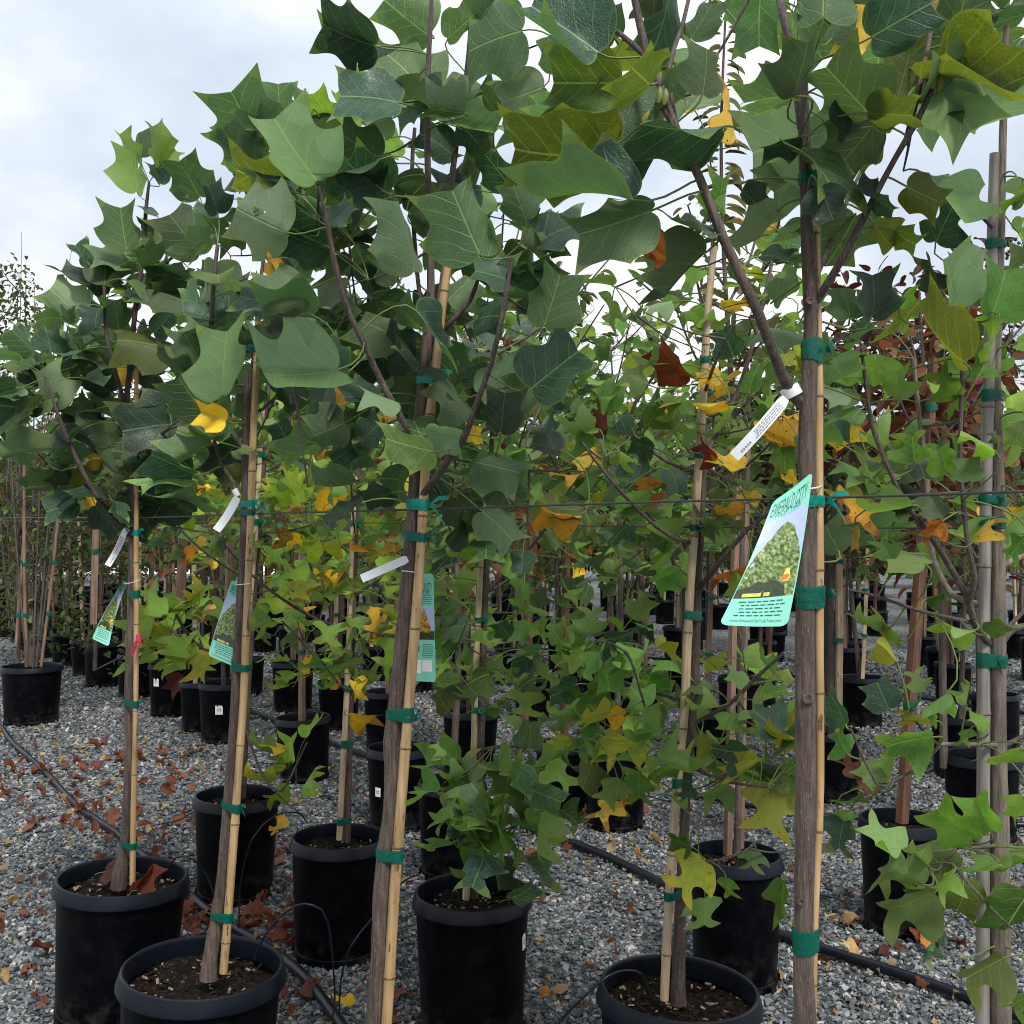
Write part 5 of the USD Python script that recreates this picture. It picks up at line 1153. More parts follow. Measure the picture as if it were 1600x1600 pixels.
class Sheet:
    """A bent card spanned by four corners (TL, TR, BR, BL as px, py, depth); layers lie just above its front."""

    def __init__(s, tl, tr, br, bl, bow=.0, twist=0):
        s.c = [P(*q) for q in (tl, tr, br, bl)]
        n = np.cross(s.c[1] - s.c[0], s.c[3] - s.c[0])
        s.n = unit(n if n @ (s.c[0] - CAMP) < 0 else -n)
        s.bow = bow

    def at(s, u, v, h=0.0):
        u, v, h = np.asarray(u, float)[..., None], np.asarray(v, float)[..., None], np.asarray(h, float)[..., None]
        a, b, c, d = s.c
        p = a * (1 - u) * (1 - v) + b * u * (1 - v) + c * u * v + d * (1 - u) * v
        return p + s.n * (h + s.bow * 4 * v * (1 - v) + s.bow * .5 * (1 - 4 * (u - .5) ** 2))

    def grid(s, u0, v0, u1, v1, h, nu=7, nv=13, shape=None):
        """shape: polygon in (u, v); else a rectangle with rounded corners when shape is a radius pair"""
        if shape is None:
            pg = Polygon([(u0, v0), (u1, v0), (u1, v1), (u0, v1)])
        else:
            pg = shape
        b = pg.exterior
        L = b.length
        k = max(28, int(L / .09))
        out = np.unique(np.round(np.vstack([np.array(b.coords)[:-1], [b.interpolate(i / k, normalized=True).coords[0] for i in range(k)]]), 6), axis=0)
        x0, y0, x1, y1 = pg.bounds
        inn = [(x, y) for x in np.linspace(x0, x1, nu) for y in np.linspace(y0, y1, nv) if pg.buffer(-.01).contains(Point(x, y))]
        a = np.vstack([out, inn]) if inn else out
        t = Delaunay(a + np.random.RandomState(2).randn(*a.shape) * 1e-6).simplices
        cc = a[t].mean(1)
        t = t[[pg.contains(Point(*q)) for q in cc]]
        v = s.at(a[:, 0], a[:, 1], h)
        nn = np.cross(v[t[:, 1]] - v[t[:, 0]], v[t[:, 2]] - v[t[:, 0]])
        fl = nn @ s.n < 0
        t[fl] = t[fl][:, ::-1]
        return v, t

    def text(s, words, u0, u1, vmid, hv, h, bold=False, wide=None):
        m = meshkit.text_mesh(words, 1.0, .01, bold)
        x = m.vertices
        f = m.faces
        lo, hi = x[:, 0].min(), x[:, 0].max()
        keep = np.ones(len(x), bool)
        u = u0 + (x[:, 0] - lo) / (hi - lo) * (u1 - u0)
        v = vmid + hv / 2 - x[:, 1] * hv
        return s.at(u, v, h + x[:, 2] * .004), f


def bars(sh, rows, u0, u1, v0, dv, h, rnd):
    mb = MB()
    for i in range(rows):
        u = u0 + rnd.uniform(0, .08)
        while u < u1 - .06:
            w = min(rnd.uniform(.05, .13), u1 - u)
            v = v0 + i * dv
            q = sh.at(np.array([u, u + w, u + w, u]), np.array([v, v, v + dv * .34, v + dv * .34]), h)
            mb.add(q, [(0, 2, 1), (0, 3, 2)])
            u += w + .025
    v, f = mb.mesh()
    n = np.cross(v[f[0][1]] - v[f[0][0]], v[f[0][2]] - v[f[0][0]])
    return v, (f if n @ sh.n > 0 else f[:, ::-1])


def tree_tag(label, corners, bow, seed, back=False, at=None):
    rnd = random.Random(seed)
    sh = Sheet(*corners, bow=bow)
    th = thing('plant_tag', label, 'plant tag', sh.at(.5, 0.02), 'mint green picture tags on the front trees')
    card = Polygon([(0, 0), (1, 0), (1, 1), (0, 1)]).buffer(-.09).buffer(.09)
    from shapely import affinity
    card = affinity.scale(affinity.scale(Polygon([(0, 0), (1, 0), (1, 3), (0, 3)]).buffer(-.12).buffer(.12, 4), 1, 1 / 3., origin=(0, 0)), 1 / 1.0, 1, origin=(0, 0))
    v, f = sh.grid(0, 0, 1, 1, 0, shape=card)
    n = len(v)
    v2 = np.vstack([v, v - sh.n * .0006])
    obj(th, 'card', (v2, np.vstack([f, f[:, ::-1] + n])), 'tag_mint', smooth=False)
    H1, H2, H3, H4 = .0004, .0007, .0010, .0013
    if not back:
        obj(th, 'picture_sky', sh.grid(.02, .19, .985, .79, H1), 'tag_sky', smooth=False)
        crown = [(.02, .79), (.02, .55), (.06, .50), (.10, .44), (.17, .41), (.22, .36), (.30, .34), (.36, .29), (.45, .265), (.55, .25), (.63, .27), (.70, .285), (.78, .33), (.83, .38), (.90, .42), (.95, .48), (.985, .52), (.985, .79)]
        obj(th, 'picture_tree', sh.grid(0, 0, 1, 1, H2, shape=Polygon(crown)), 'tag_tree_print', smooth=False)
        obj(th, 'picture_shade', sh.grid(0, 0, 1, 1, H3, shape=Polygon([(.02, .79), (.02, .72), (.2, .70), (.3, .665), (.45, .68), (.55, .66), (.7, .69), (.80, .72), (.85, .79)])), 'tag_shade_print', smooth=False)
        obj(th, 'picture_lawn', sh.grid(.14, .755, .44, .782, H4), 'tag_lawn_print', smooth=False)
        obj(th, 'picture_lawn', sh.grid(.48, .755, .58, .782, H4), 'tag_lawn_print', smooth=False)
        obj(th, 'picture_flower', sh.grid(0, 0, 1, 1, H4, shape=Point(.80, .655).buffer(.058, 5).intersection(Polygon([(.7, .6), (.95, .6), (.95, .69), (.7, .69)]))), 'tag_flower_yellow', smooth=False)
        obj(th, 'picture_flower', sh.grid(0, 0, 1, 1, .0016, shape=Polygon([(.72, .665), (.75, .645), (.82, .64), (.86, .655), (.83, .68), (.76, .685)])), 'tag_flower_orange', smooth=False)
        obj(th, 'lettering', sh.text('EMERALD CITY', .08, .92, .100, .10, H2), 'tag_ink', smooth=False)
        obj(th, 'lettering', sh.text('TULIP TREE', .20, .80, .165, .022, H2), 'tag_ink', smooth=False)
        obj(th, 'small_print', bars(sh, 5, .12, .88, .815, .026, H2, rnd), 'tag_ink', smooth=False)
        obj(th, 'lettering', sh.text('www.EmeraldCityTulipTree.com', .12, .88, .962, .020, H2), 'tag_ink', smooth=False)
    else:
        obj(th, 'lettering', sh.text('EMERALD CITY', .04, .93, .125, .075, H1), 'tag_ink', smooth=False)
        obj(th, 'lettering', sh.text('TULIP TREE', .22, .78, .175, .022, H1), 'tag_ink', smooth=False)
        obj(th, 'small_print', bars(sh, 5, .10, .90, .195, .020, H1, rnd), 'tag_ink', smooth=False)
        obj(th, 'picture_sky', sh.grid(.0, .31, .99, .53, H1), 'tag_sky', smooth=False)
        obj(th, 'picture_ground', sh.grid(.0, .53, .99, .61, H1), 'tag_shade_print', smooth=False)
        obj(th, 'picture_tree', sh.grid(0, 0, 1, 1, H2, shape=Polygon([(.50, .32), (.56, .35), (.64, .39), (.70, .43), (.78, .47), (.84, .51), (.80, .54), (.62, .545), (.40, .54), (.24, .52), (.22, .47), (.32, .42), (.36, .38), (.44, .345)])), 'tag_gold_tree_print', smooth=False)
        obj(th, 'picture_tree', sh.grid(0, 0, 1, 1, H1, shape=Polygon([(.10, .66), (.18, .645), (.28, .65), (.33, .68), (.32, .72), (.22, .73), (.20, .75), (.10, .75), (.06, .70)])), 'tag_ink', smooth=False)
        obj(th, 'small_print', bars(sh, 8, .42, .92, .65, .017, H1, rnd), 'tag_ink', smooth=False)
        obj(th, 'blank_panel', sh.grid(.06, .80, .42, .925, H1), 'tag_white_print', smooth=False)
        obj(th, 'blank_panel', sh.grid(.46, .80, .86, .905, H1), 'tag_white_print', smooth=False)
    if at is not None:      # white string to the trunk
        a = sh.at(.5 if not back else .55, .03, .001)
        q = [a] + [P(*w) for w in at]
        obj(th, 'string', tube(smooth_path(np.array(q), n=5), .0011, 5), 'tag_white', smooth=60)
    return th


tree_tag('large bent mint green tag on the big right trunk, green tree picture', [(1208, 783, 1.585), (1270, 736, 1.575), (1230, 978, 1.545), (1123, 976, 1.50)], -.006, 1, at=[(1275, 762, 1.60), (1285, 759, 1.66)])
tree_tag('flat mint green tag with golden tree picture behind the centre stake', [(648, 897, 2.25), (677, 896, 2.235), (681, 1066, 2.24), (642, 1064, 2.25)], 0.0, 2, back=True, at=[(655, 896, 2.2), (640, 893, 2.16), (628, 892, 2.18)])
tree_tag('mint green tag partly hidden behind the second front trunk', [(362, 906, 2.87), (389, 918, 2.90), (371, 1044, 2.84), (325, 1024, 2.84)], -.004, 3, at=[(369, 914, 2.73), (391, 912, 2.72)])
tree_tag('narrow twisted mint green tag hanging off the leftmost front trunk', [(193, 908, 3.42), (199, 910, 3.47), (170, 1010, 3.38), (144, 998, 3.36)], -.006, 4, at=[(203, 911, 3.44), (218, 906, 3.43)])


def strip_tag(label, p0, p1, w, d0, d1, seed, loop=None, print_=True):
    a, b = P(*p0, d0), P(*p1, d1)
    t = unit(b - a)
    side = unit(np.cross(t, FWD))
    n = unit(np.cross(side, t))
    if n @ (a - CAMP) > 0:
        n = -n
    W = w / FPX * d0 / 2
    th = thing('white_tag', label, 'plant tag', a, None)
    L = np.linalg.norm(b - a)
    ks = np.linspace(0, 1, 12)
    bow = lambda k: n * (.012 * math.sin(k * PI) * (1 if seed % 2 else -1))
    v, f = [], []
    for hh in (0, .0005):
        for k in ks:
            for s_ in (-1, 1):
                ww = W * (1 if k > .06 else .72)
                v.append(a + t * L * k + side * s_ * ww + bow(k) - n * hh)
    m = 24
    for i in range(11):
        q = [2 * i, 2 * i + 1, 2 * i + 3, 2 * i + 2]
        f += [(q[0], q[1], q[2]), (q[0], q[2], q[3]), (q[0] + m, q[2] + m, q[1] + m), (q[0] + m, q[3] + m, q[2] + m)]
    for s_ in (0, 1):
        for i in range(11):
            f += [(2 * i + s_, 2 * i + 2 + s_, 2 * i + 2 + s_ + m), (2 * i + s_, 2 * i + 2 + s_ + m, 2 * i + s_ + m)]
    v = np.array(v); f = np.array(f)
    obj(th, 'strip', (v, f), 'tag_white', smooth=False)
    rnd = random.Random(seed)
    if print_:
        mb = MB()
        for row in range(4):
            k = .12
            while k < .62:
                w2 = rnd.uniform(.02, .06)
                s0 = -.62 + row * .36
                q = [a + t * L * kk + side * W * ss + bow(kk) + n * .0006 for kk, ss in ((k, s0), (k + w2, s0), (k + w2, s0 + .2), (k, s0 + .2))]
                mb.add(q, [(0, 1, 2), (0, 2, 3)])
                k += w2 + .014
        for i in range(5):
            k = .74 + i * .035
            q = [a + t * L * kk + side * W * ss + bow(kk) + n * .0006 for kk, ss in ((k, .1), (k + .02, .1), (k + .02, .5), (k, .5))]
            mb.add(q, [(0, 1, 2), (0, 2, 3)])
        obj(th, 'small_print', mb.mesh(), 'tag_grey_ink', smooth=False)
    if loop is not None:
        c, r, ax = P(loop[0], loop[1], loop[2]), loop[3], unit(P(loop[4], loop[5], loop[2]) - P(loop[0], loop[1], loop[2]))
        e1 = unit(np.cross(ax, FWD)); e2 = np.cross(ax, e1)
        v, f = [], []
        for k in range(20):
            o = e1 * math.cos(k * PI / 10) + e2 * math.sin(k * PI / 10)
            for s_ in (-1, 1):
                for g in (0, .0007):
                    v.append(c + o * (r + g) + ax * s_ * W * .95)
        for k in range(20):
            p_, q_ = 4 * k, 4 * ((k + 1) % 20)
            for (i, j) in ((0, 2), (2, 3), (3, 1), (1, 0)):
                f += [(p_ + i, p_ + j, q_ + j), (p_ + i, q_ + j, q_ + i)]
        obj(th, 'loop', (v, f), 'tag_white', smooth=40)
    return th


strip_tag('long white strip tag looped round the branch base of the big right tree', (1228, 622), (1147, 714), 18, 1.60, 1.585, 1, loop=(1236, 612, 1.622, .0150, 1225, 592))
strip_tag('white strip tag looped on the thin branch left of the second front trunk', (371, 777), (338, 829), 13, 2.72, 2.70, 2, loop=(369, 770, 2.75, .0075, 360, 752), print_=False)
strip_tag('white strip tag sticking out left of the centre front trunk', (637, 873), (565, 904), 13, 2.17, 2.12, 3, print_=False)
strip_tag('white strip tag with printed lines beside the leftmost front trunk', (194, 832), (168, 884), 10, 3.42, 3.40, 4, loop=(196, 830, 3.45, .010, 190, 838))
# red ribbon on the leftmost stake
rb = thing('red_ribbon', 'short red ribbon knotted on the leftmost tan stake', 'ribbon', P(214, 998, 3.43))
mb = MB()
for (x0, y0, x1, y1, w) in [(216, 993, 210, 1012, .012), (216, 993, 219, 1009, .010), (213, 1000, 207, 1025, .012), (222, 996, 210, 1006, .009)]:
    a, b = P(x0, y0, 3.42), P(x1, y1, 3.405)
    sd = np.array([.8, .2, .35]) * w / 2
    m_ = (a + b) / 2 + np.array([.003, -.006, 0])
    mb.add([a - sd, a + sd, m_ - sd * 1.4, m_ + sd * 1.2, b - sd, b + sd], [(0, 2, 3), (0, 3, 1), (2, 4, 5), (2, 5, 3)])
obj(rb, 'tails', mb.mesh(), 'ribbon_red', smooth=False)
obj(rb, 'knot', (trimesh.creation.icosphere(1, .009).vertices * [1, .7, .8] + P(216, 994, 3.425), trimesh.creation.icosphere(1, .009).faces), 'ribbon_red', smooth=True)


# ------------------------------------------------------------------ wires, hoses, drip lines
def line(name, label, cat, pts, r, m, sides=8, step=.05):
    q = smooth_path(np.array(pts), step=step)
    p = obj('/World', name + '_tmp', tube(q, r, sides), m, smooth=60) if False else None
    path = numbered('/World', name)
    LOC[path] = np.zeros(3)
    v, f = tube(q, r, sides)
    usdkit.mesh(stage, path, (v, f), M[m], smooth=60)
    tag(stage.GetPrimAtPath(path), label, cat)


line('trellis_wire', 'taut dark wire running along the front row of trees', 'wire', [P(1900, 757, 1.2), P(1600, 768, 1.37), P(1285, 778, 1.66), P(1000, 785, 1.9), P(660, 796, 2.2), P(392, 803, 2.78), P(212, 809, 3.5), P(60, 809, 5.2), P(-60, 810, 7.5)], .0021, 'wire_grey', step=.2)
line('trellis_wire', 'thin dark wire along the second row behind the front wire', 'wire', [P(1900, 826, 1.7), P(1545, 825, 2.0), P(1087, 824, 2.66), P(755, 819, 3.4), P(553, 817, 4.05), P(405, 816, 4.7), P(200, 815, 6.2), P(0, 814, 9)], .0017, 'wire_grey', step=.2)
line('trellis_wire', 'third thin wire crossing the far right trees', 'wire', [P(1800, 848, 3.2), P(1450, 852, 4.3), P(1160, 850, 5.3), P(800, 846, 8.0)], .0017, 'wire_grey', step=.3)
Z = .031
line('drip_hose', 'black irrigation hose snaking past the front pots on the left', 'hose', [G(*p, Z) for p in [(560, 1640), (520, 1582), (470, 1520), (410, 1475), (350, 1440), (300, 1402), (240, 1350), (180, 1300), (120, 1258), (70, 1205), (20, 1160), (0, 1135), (-40, 1110)]], .019, 'hose_black', 10)
line('drip_hose', 'black irrigation hose crossing the open gravel at the lower right', 'hose', [G(*p, Z) for p in [(1700, 1640), (1600, 1590), (1440, 1532), (1280, 1480), (1216, 1458), (1100, 1412), (1000, 1362), (920, 1325), (850, 1302), (760, 1262), (640, 1205), (520, 1162), (420, 1122), (330, 1085)]], .019, 'hose_black', 10)
line('drip_hose', 'black irrigation hose between the far pots at the right', 'hose', [G(*p, Z) for p in [(1650, 1120), (1500, 1100), (1350, 1075), (1200, 1050), (1060, 1032), (940, 1022), (830, 1012)]], .016, 'hose_black', 8)
line('drip_hose', 'black irrigation hose behind the red stake at the right', 'hose', [G(*p, Z) for p in [(1650, 1290), (1480, 1285), (1300, 1275), (1180, 1260), (1080, 1240)]], .016, 'hose_black', 8)
for lab, pts in [('thin black drip tube arching out of the nearest pot on the left', [(520, 1590, 2.95), (523, 1545, 2.85), (512, 1440, 2.8), (490, 1415, 2.78), (462, 1415, 2.78), (430, 1440, 2.78), (405, 1478, 2.8), (398, 1500, 2.8)]),
                 ('thin black drip tube rising beside the second front pot', [(373, 1450, 3.9), (376, 1380, 3.7), (395, 1310, 3.6), (430, 1275, 3.65), (465, 1270, 3.8), (480, 1285, 3.9)]),
                 ('thin black drip tube arching over the rim of the leftmost pot', [(262, 1355, 3.45), (275, 1340, 3.42), (292, 1339, 3.38), (310, 1350, 3.4), (325, 1372, 3.5), (334, 1395, 3.7)]),
                 ('thin black drip tube curling over the rim of the lower centre right pot', [(1012, 1545, 2.6), (1002, 1522, 2.55), (980, 1516, 2.5), (950, 1525, 2.45), (915, 1555, 2.45), (880, 1590, 2.5), (860, 1620, 2.6)]),
                 ('thin black drip tube running up past the centre trunk', [(530, 1585, 3.2), (533, 1530, 3.1), (548, 1480, 3.05), (580, 1437, 3.1), (632, 1376, 3.3), (655, 1368, 3.35)]),
                 ('thin black drip tube on the gravel by the leaning grey pot', [(470, 1145, 6.5), (430, 1160, 6.2), (380, 1190, 5.9), (300, 1270, 4.9), (240, 1290, 4.8)])]:
    line('drip_tube', lab, 'drip tube', [P(*p) for p in pts], .0031, 'hose_black', 6, .04)

# ------------------------------------------------------------------ twiggy plants with canes at the left
def twiggy(label, px, py, d, hgt, seed, n=9, codes='KKLP', spread=.5, nl=240):
    base = P(px, py, d)
    t = Tree('multi_stem_shrub', label, 'shrub', base, d, seed, ('oval',), 'bark_grey', res=1)
    r = t.rnd
    for i in range(n):
        az = r.uniform(0, 6.28)
        o = np.array([math.cos(az), math.sin(az), 0])
        h = hgt * r.uniform(.6, 1)
        q = [np.append(base + o * .04, .011), np.append(base + o * spread * .35 + [0, 0, h * .45], .008), np.append(base + o * spread * r.uniform(.5, 1) + [0, 0, h], .0022)]
        t.limb3('stem', np.array(q), 6, 'far_trunk_bark', step=.15)
        for j in range(4):
            z = h * r.uniform(.35, .9)
            k = base + o * spread * .35 + o * spread * .3 * (z / h) + np.array([0, 0, z])
            e = k + np.array([r.gauss(0, .22), r.gauss(0, .22), r.uniform(.1, .4)])
            t.twigs.add(*tube(np.array([k, (k + e) / 2 + [0, 0, .02], e]), np.array([.005, .0035, .002]), 5, caps=False))
            t.samples.append(smooth_path(np.array([k, (k + e) / 2, e]), n=5))
    pts = [p for p in np.vstack(t.samples) if p[2] > base[2] + .25]
    for i in range(nl):
        q = r.choice(pts)
        Ld = unit(np.array([r.gauss(0, 1), r.gauss(0, 1), r.uniform(-.6, .6)]))
        N = unit(np.array([r.gauss(0, .5), r.gauss(0, .5), 1.0])); N = unit(N - Ld * (N @ Ld))
        V, Fc, UV, E = leaf_mesh('oval', 1, q + Ld * .01, Ld, N, r.uniform(.05, .11), r)
        obj(t.path, 'leaf', (V, Fc), LM[r.choice(codes)], smooth=True, uv=UV, edge=E)
    t.done()
    return t


twiggy('tall thin stemmed shrub in the big pot at the far left', 50, 1042, 9.0, 3.5, 31, n=12, spread=.45, nl=298, codes='KKGLPR')
twiggy('bushy thin stemmed shrub further back at the left edge', 22, 985, 11.0, 4.3, 32, n=12, spread=.6, nl=298, codes='KLPNGT')
twiggy('low leafy sapling in a pot behind the left canes', 108, 965, 12.0, 2.4, 33, n=6, codes='LLN')
for lab, pts in [('left tan cane in the big far left pot', [(42, 1042, 6), (38, 900, 6), (38, 760, 5), (37, 640, 5)]), ('right leaning tan cane in the big far left pot', [(64, 1042, 5), (78, 930, 5), (90, 820, 5), (100, 740, 4)]), ('thin tan cane behind the far left canes', [(25, 1010, 5), (30, 940, 5), (38, 830, 4)])]:
    stake(lab, pts, 9.0, 'stake_wood_brown', nodes=False, ties=[(960, 6), (880, 6)])

# ------------------------------------------------------------------ rows of potted trees further back
RU, RW = np.array([-.571, .821]), np.array([.821, .571])
FR = random.Random(77)


def far_pot_src():
    p = thing('nursery_pot', 'black pot among the far rows', 'plant pot', (0, 0, 0), 'black pots in the far rows')
    pot_parts(p, np.zeros(3), .2, .45, n=24)
    return p


def far_tree(name, seed, h, trunk_r, crown, codes, nleaf, label, size=(.10, .16), kinds=('deep', 'tulip'), cat='tree', parts=False, low=None):
    """Trunk, branches and a crown of separate leaf faces; the crown of a far tree is one part."""
    r = random.Random(seed)
    th = thing(name, label, cat, (0, 0, 0))
    q = smooth_path(np.array([[0, 0, .38, trunk_r], [r.uniform(-.03, .03), r.uniform(-.03, .03), h * .5, trunk_r * .8], [r.uniform(-.06, .06), r.uniform(-.06, .06), h * .95, .004]]), step=.25)
    obj(th, 'trunk', tube(q[:, :3], q[:, 3], 7), 'far_trunk_bark', smooth=60)
    pts, tw = [], MB()
    z0, z1, rad = crown
    for i in range(16):
        z = z0 + (z1 - z0) * i / 15
        k = q[int(np.argmin(np.abs(q[:, 2] - z))), :3]
        az = i * 2.4 + r.uniform(-.4, .4)
        L = rad * r.uniform(.6, 1.1) * (1 - .55 * max(0, (i / 15 - .3)))
        e = k + np.array([math.cos(az) * L, math.sin(az) * L, L * r.uniform(.35, .9)])
        p = smooth_path(np.array([k, (k + e) / 2 - [0, 0, .03], e]), n=5)
        tw.add(*tube(p, np.linspace(.007, .002, len(p)), 5, caps=False))
        pts += list(p[2:])
    obj(th, 'branches', tw.mesh(), 'bark_twig', smooth=60)
    tag(stage.GetPrimAtPath(th + '/branches'), kind='stuff')
    by = {}
    for i in range(nleaf):
        p = r.choice(pts)
        b = p + np.array([r.gauss(0, .10), r.gauss(0, .10), r.gauss(0, .09)])
        o = unit(b * [1, 1, 0] + [1e-6, 0, 0])
        Ld = unit(o + np.array([r.gauss(0, .5), r.gauss(0, .5), r.uniform(-.9, .3)]))
        N = np.array([r.gauss(0, .5), r.gauss(0, .5), 1.0]); N = unit(N - Ld * (N @ Ld))
        c = r.choice(codes)
        V, Fc, UV, E = leaf_mesh(r.choice(kinds), 1, b, Ld, N, r.uniform(*size), r, attach=p if parts else None)
        if parts:
            obj(th, 'leaf', (V, Fc), LM[c], smooth=True, uv=UV, edge=E)
        else:
            by.setdefault(c, []).append((V, Fc, UV, E))
    for c, L in by.items():
        mb = MB()
        for V, Fc, _, _ in L:
            mb.add(V, Fc)
        p_ = obj(th, 'crown', mb.mesh(), 'far_' + LM[c], smooth=True, uv=np.vstack([x[2] for x in L]), edge=np.concatenate([x[3] for x in L]))
        tag(stage.GetPrimAtPath(p_), kind='stuff')
    return th


def move(path, loc):
    UsdGeom.Xformable(stage.GetPrimAtPath(path)).GetOrderedXformOps()[0].Set(Gf.Vec3d(*map(float, loc)))


def square_stake_src(m, h, lab, grp):
    th = thing('wooden_stake', lab, 'stake', (0, 0, 0), grp)
    q = np.array([[0, 0, .3, .02], [.01, .01, h * .5, .02], [.015, .0, h, .02]])
    obj(th, 'shaft', tube(q[:, :3], q[:, 3] * 1.2, 4), m, smooth=False)
    for z in (.9, 1.35, 1.8):
        if z < h:
            obj(th, 'tie', tube(np.array([[0.01, 0, z - .012], [.01, 0, z + .012]]), .033, 10), 'tie_green', smooth=60)
    return th


LAB = {'green': 'young green leaved tree in a black pot in the rows behind', 'light': 'young yellow green tree in a black pot in the rows behind', 'deep': 'young deep green tree in a black pot in the rows behind', 'red': 'young dark red leaved tree in a black pot in the rows behind'}
NOUN = {'green': 'far green tree', 'light': 'far yellow green tree', 'deep': 'far deep green tree', 'red': 'far dark red tree', 'bare': 'far thin sapling'}
kinds = {}
spots = []
taken = [(-.6, 4.05), (-1.26, 4.7), (.83, 3.8), (1.63, 4.3), (.6, 5.8), (-.64, 5.8), (-.3, 5.0), (3.06, 7.0), (-3.13, 9.4), (-2.3, 8.2), (-2.05, 9.6), (-4.2, 9.0)]
for off in (2.8, 3.8, 5.35, 6.5, 7.6, 9.3, 10.4, 11.5, 13.2, 14.4, 16.4, 17.6, 20, 21.5):
    t = -6 + FR.random()
    while t < 34:
        p = RW * off + RU * t
        t += 1.05 * FR.uniform(.9, 1.15) * (1 if off < 9 else 1.25)
        if not (5.2 < p[1] < 27) or abs(p[0]) > .54 * p[1] + .6:
            continue
        if p[1] < 8.5 and p[0] > .22 * p[1] and FR.random() < .55:
            continue
        if any(math.hypot(p[0] - a, p[1] - b) < .55 for a, b in taken):
            continue
        spots.append((p[0] + FR.uniform(-.06, .06), p[1] + FR.uniform(-.06, .06)))
psrc = None
stk = {}
MARKS = [(-900, 'the left edge'), (100, 'the far left canes'), (205, 'the leftmost front trunk'), (372, 'the second front trunk'), (546, 'the pale cane'), (630, 'the centre trunk'), (752, 'the dark leaved tree'), (824, 'the dark red stake'), (1076, 'the yellow flecked tree'), (1154, 'the paired wooden stakes'), (1263, 'the big right trunk'), (1432, 'the thick red stake'), (1545, 'the grey cane'), (9999, 'the right edge')]
ORD = ['nearest', 'second nearest', 'third nearest', 'fourth nearest', 'fifth nearest', 'sixth nearest', 'seventh nearest', 'eighth nearest', 'ninth nearest', 'tenth nearest'] + [f'{k}th nearest' for k in range(11, 60)]
SEEN = {}


def where(noun, x, y):
    px = 800 + x / y * 1600
    i = max(k for k in range(len(MARKS) - 1) if MARKS[k][0] <= px) if px > -900 else 0
    n = SEEN[(noun, i)] = SEEN.get((noun, i), 0) + 1
    return f'{ORD[n - 1]} {noun} between {MARKS[i][1]} and {MARKS[i + 1][1]}'


for (x, y) in sorted(spots, key=lambda s: s[1]):
    rz = FR.uniform(0, 6.28)
    near = bool(y < 9.5)
    px = 800 + x / y * 1600
    w = FR.random()
    kind = ('red' if w < .35 else 'deep' if w < .6 else 'green') if px > 1150 else ('light' if w < .3 else 'green' if w < .62 else 'deep' if w < .88 else 'red')
    if px < 330 and y < 14:
        kind = 'bare' if w < .6 else kind
    v = FR.randint(0, 1)
    key = (kind, near, v)
    tilt = (FR.uniform(-2, 2), FR.uniform(-2, 2))
    if psrc is None:
        psrc = far_pot_src(); move(psrc, (x, y, 0)); tag(stage.GetPrimAtPath(psrc), where('far row black pot', x, y))
    else:
        copy_of(psrc, 'nursery_pot', (x, y, 0), rz, FR.uniform(.85, 1.08), where('far row black pot', x, y), 'plant pot', 'black pots in the far rows', tilt)
    if key not in kinds:
        if kind == 'light':
            k = far_tree('tulip_tree', 500 + v + 10 * int(near), 2.9, .018, (1.25, 2.8, .62), 'LLLNyY', 150 if near else 190, LAB['light'], parts=near)
        elif kind == 'green':
            k = far_tree('tulip_tree', 520 + v + 10 * int(near), 3.0 + .2 * v, .02, (1.3, 3.0, .7), 'NNGGLD', 150 if near else 220, LAB['green'], parts=near)
        elif kind == 'deep':
            k = far_tree('evergreen_tree', 540 + v + 10 * int(near), 2.9, .022, (1.25, 2.8, .65), 'KKKDP', 260 if near else 330, LAB['deep'], (.08, .13), ('oval',), parts=near)
        elif kind == 'bare':
            k = far_tree('thin_sapling', 580 + v + 10 * int(near), 3.4, .014, (.8, 3.2, .35), 'KPL', 110, 'thin sparse sapling in a black pot in the rows behind', (.06, .10), ('oval',), parts=near)
        else:
            k = far_tree('crape_myrtle_tree', 560 + v + 10 * int(near), 2.7, .02, (1.3, 2.6, .65), 'RRRRPK', 260 if near else 330, LAB['red'], (.08, .13), ('oval',), parts=near)
        kinds[key] = k
        move(k, (x, y, 0))
        lab = stage.GetPrimAtPath(k).GetCustomDataByKey('label')
        tag(stage.GetPrimAtPath(k), where(NOUN[kind], x, y), None, lab.replace(' in a black pot', 's'))
    else:
        k = kinds[key]
        cd = stage.GetPrimAtPath(k).GetCustomData()
        copy_of(k, k.split('/')[-1].rstrip('0123456789').rstrip('_'), (x, y, 0), rz, FR.uniform(.9, 1.1), where(NOUN[kind], x, y), cd['category'], cd['group'], (FR.uniform(-2, 2), FR.uniform(-2, 2)))
    sm = FR.choice(['stake_wood_brown', 'stake_wood_red', 'stake_wood_brown', 'bamboo_pale'])
    loc = (x + FR.uniform(-.07, .07), y - FR.uniform(.03, .09), 0)
    nm = {'stake_wood_brown': 'weathered brown', 'stake_wood_red': 'dark red', 'bamboo_pale': 'pale tan'}[sm]
    if sm not in stk:
        stk[sm] = square_stake_src(sm, 2.1, nm + ' wooden stake in a pot of the far rows', nm + ' stakes in the far rows')
        move(stk[sm], loc); tag(stage.GetPrimAtPath(stk[sm]), where('far ' + nm + ' stake', loc[0], loc[1]))
    else:
        copy_of(stk[sm], 'wooden_stake', loc, rz, FR.uniform(.85, 1.1), where('far ' + nm + ' stake', loc[0], loc[1]), 'stake', nm + ' stakes in the far rows', (FR.uniform(-2.5, 2.5), FR.uniform(-2.5, 2.5)))

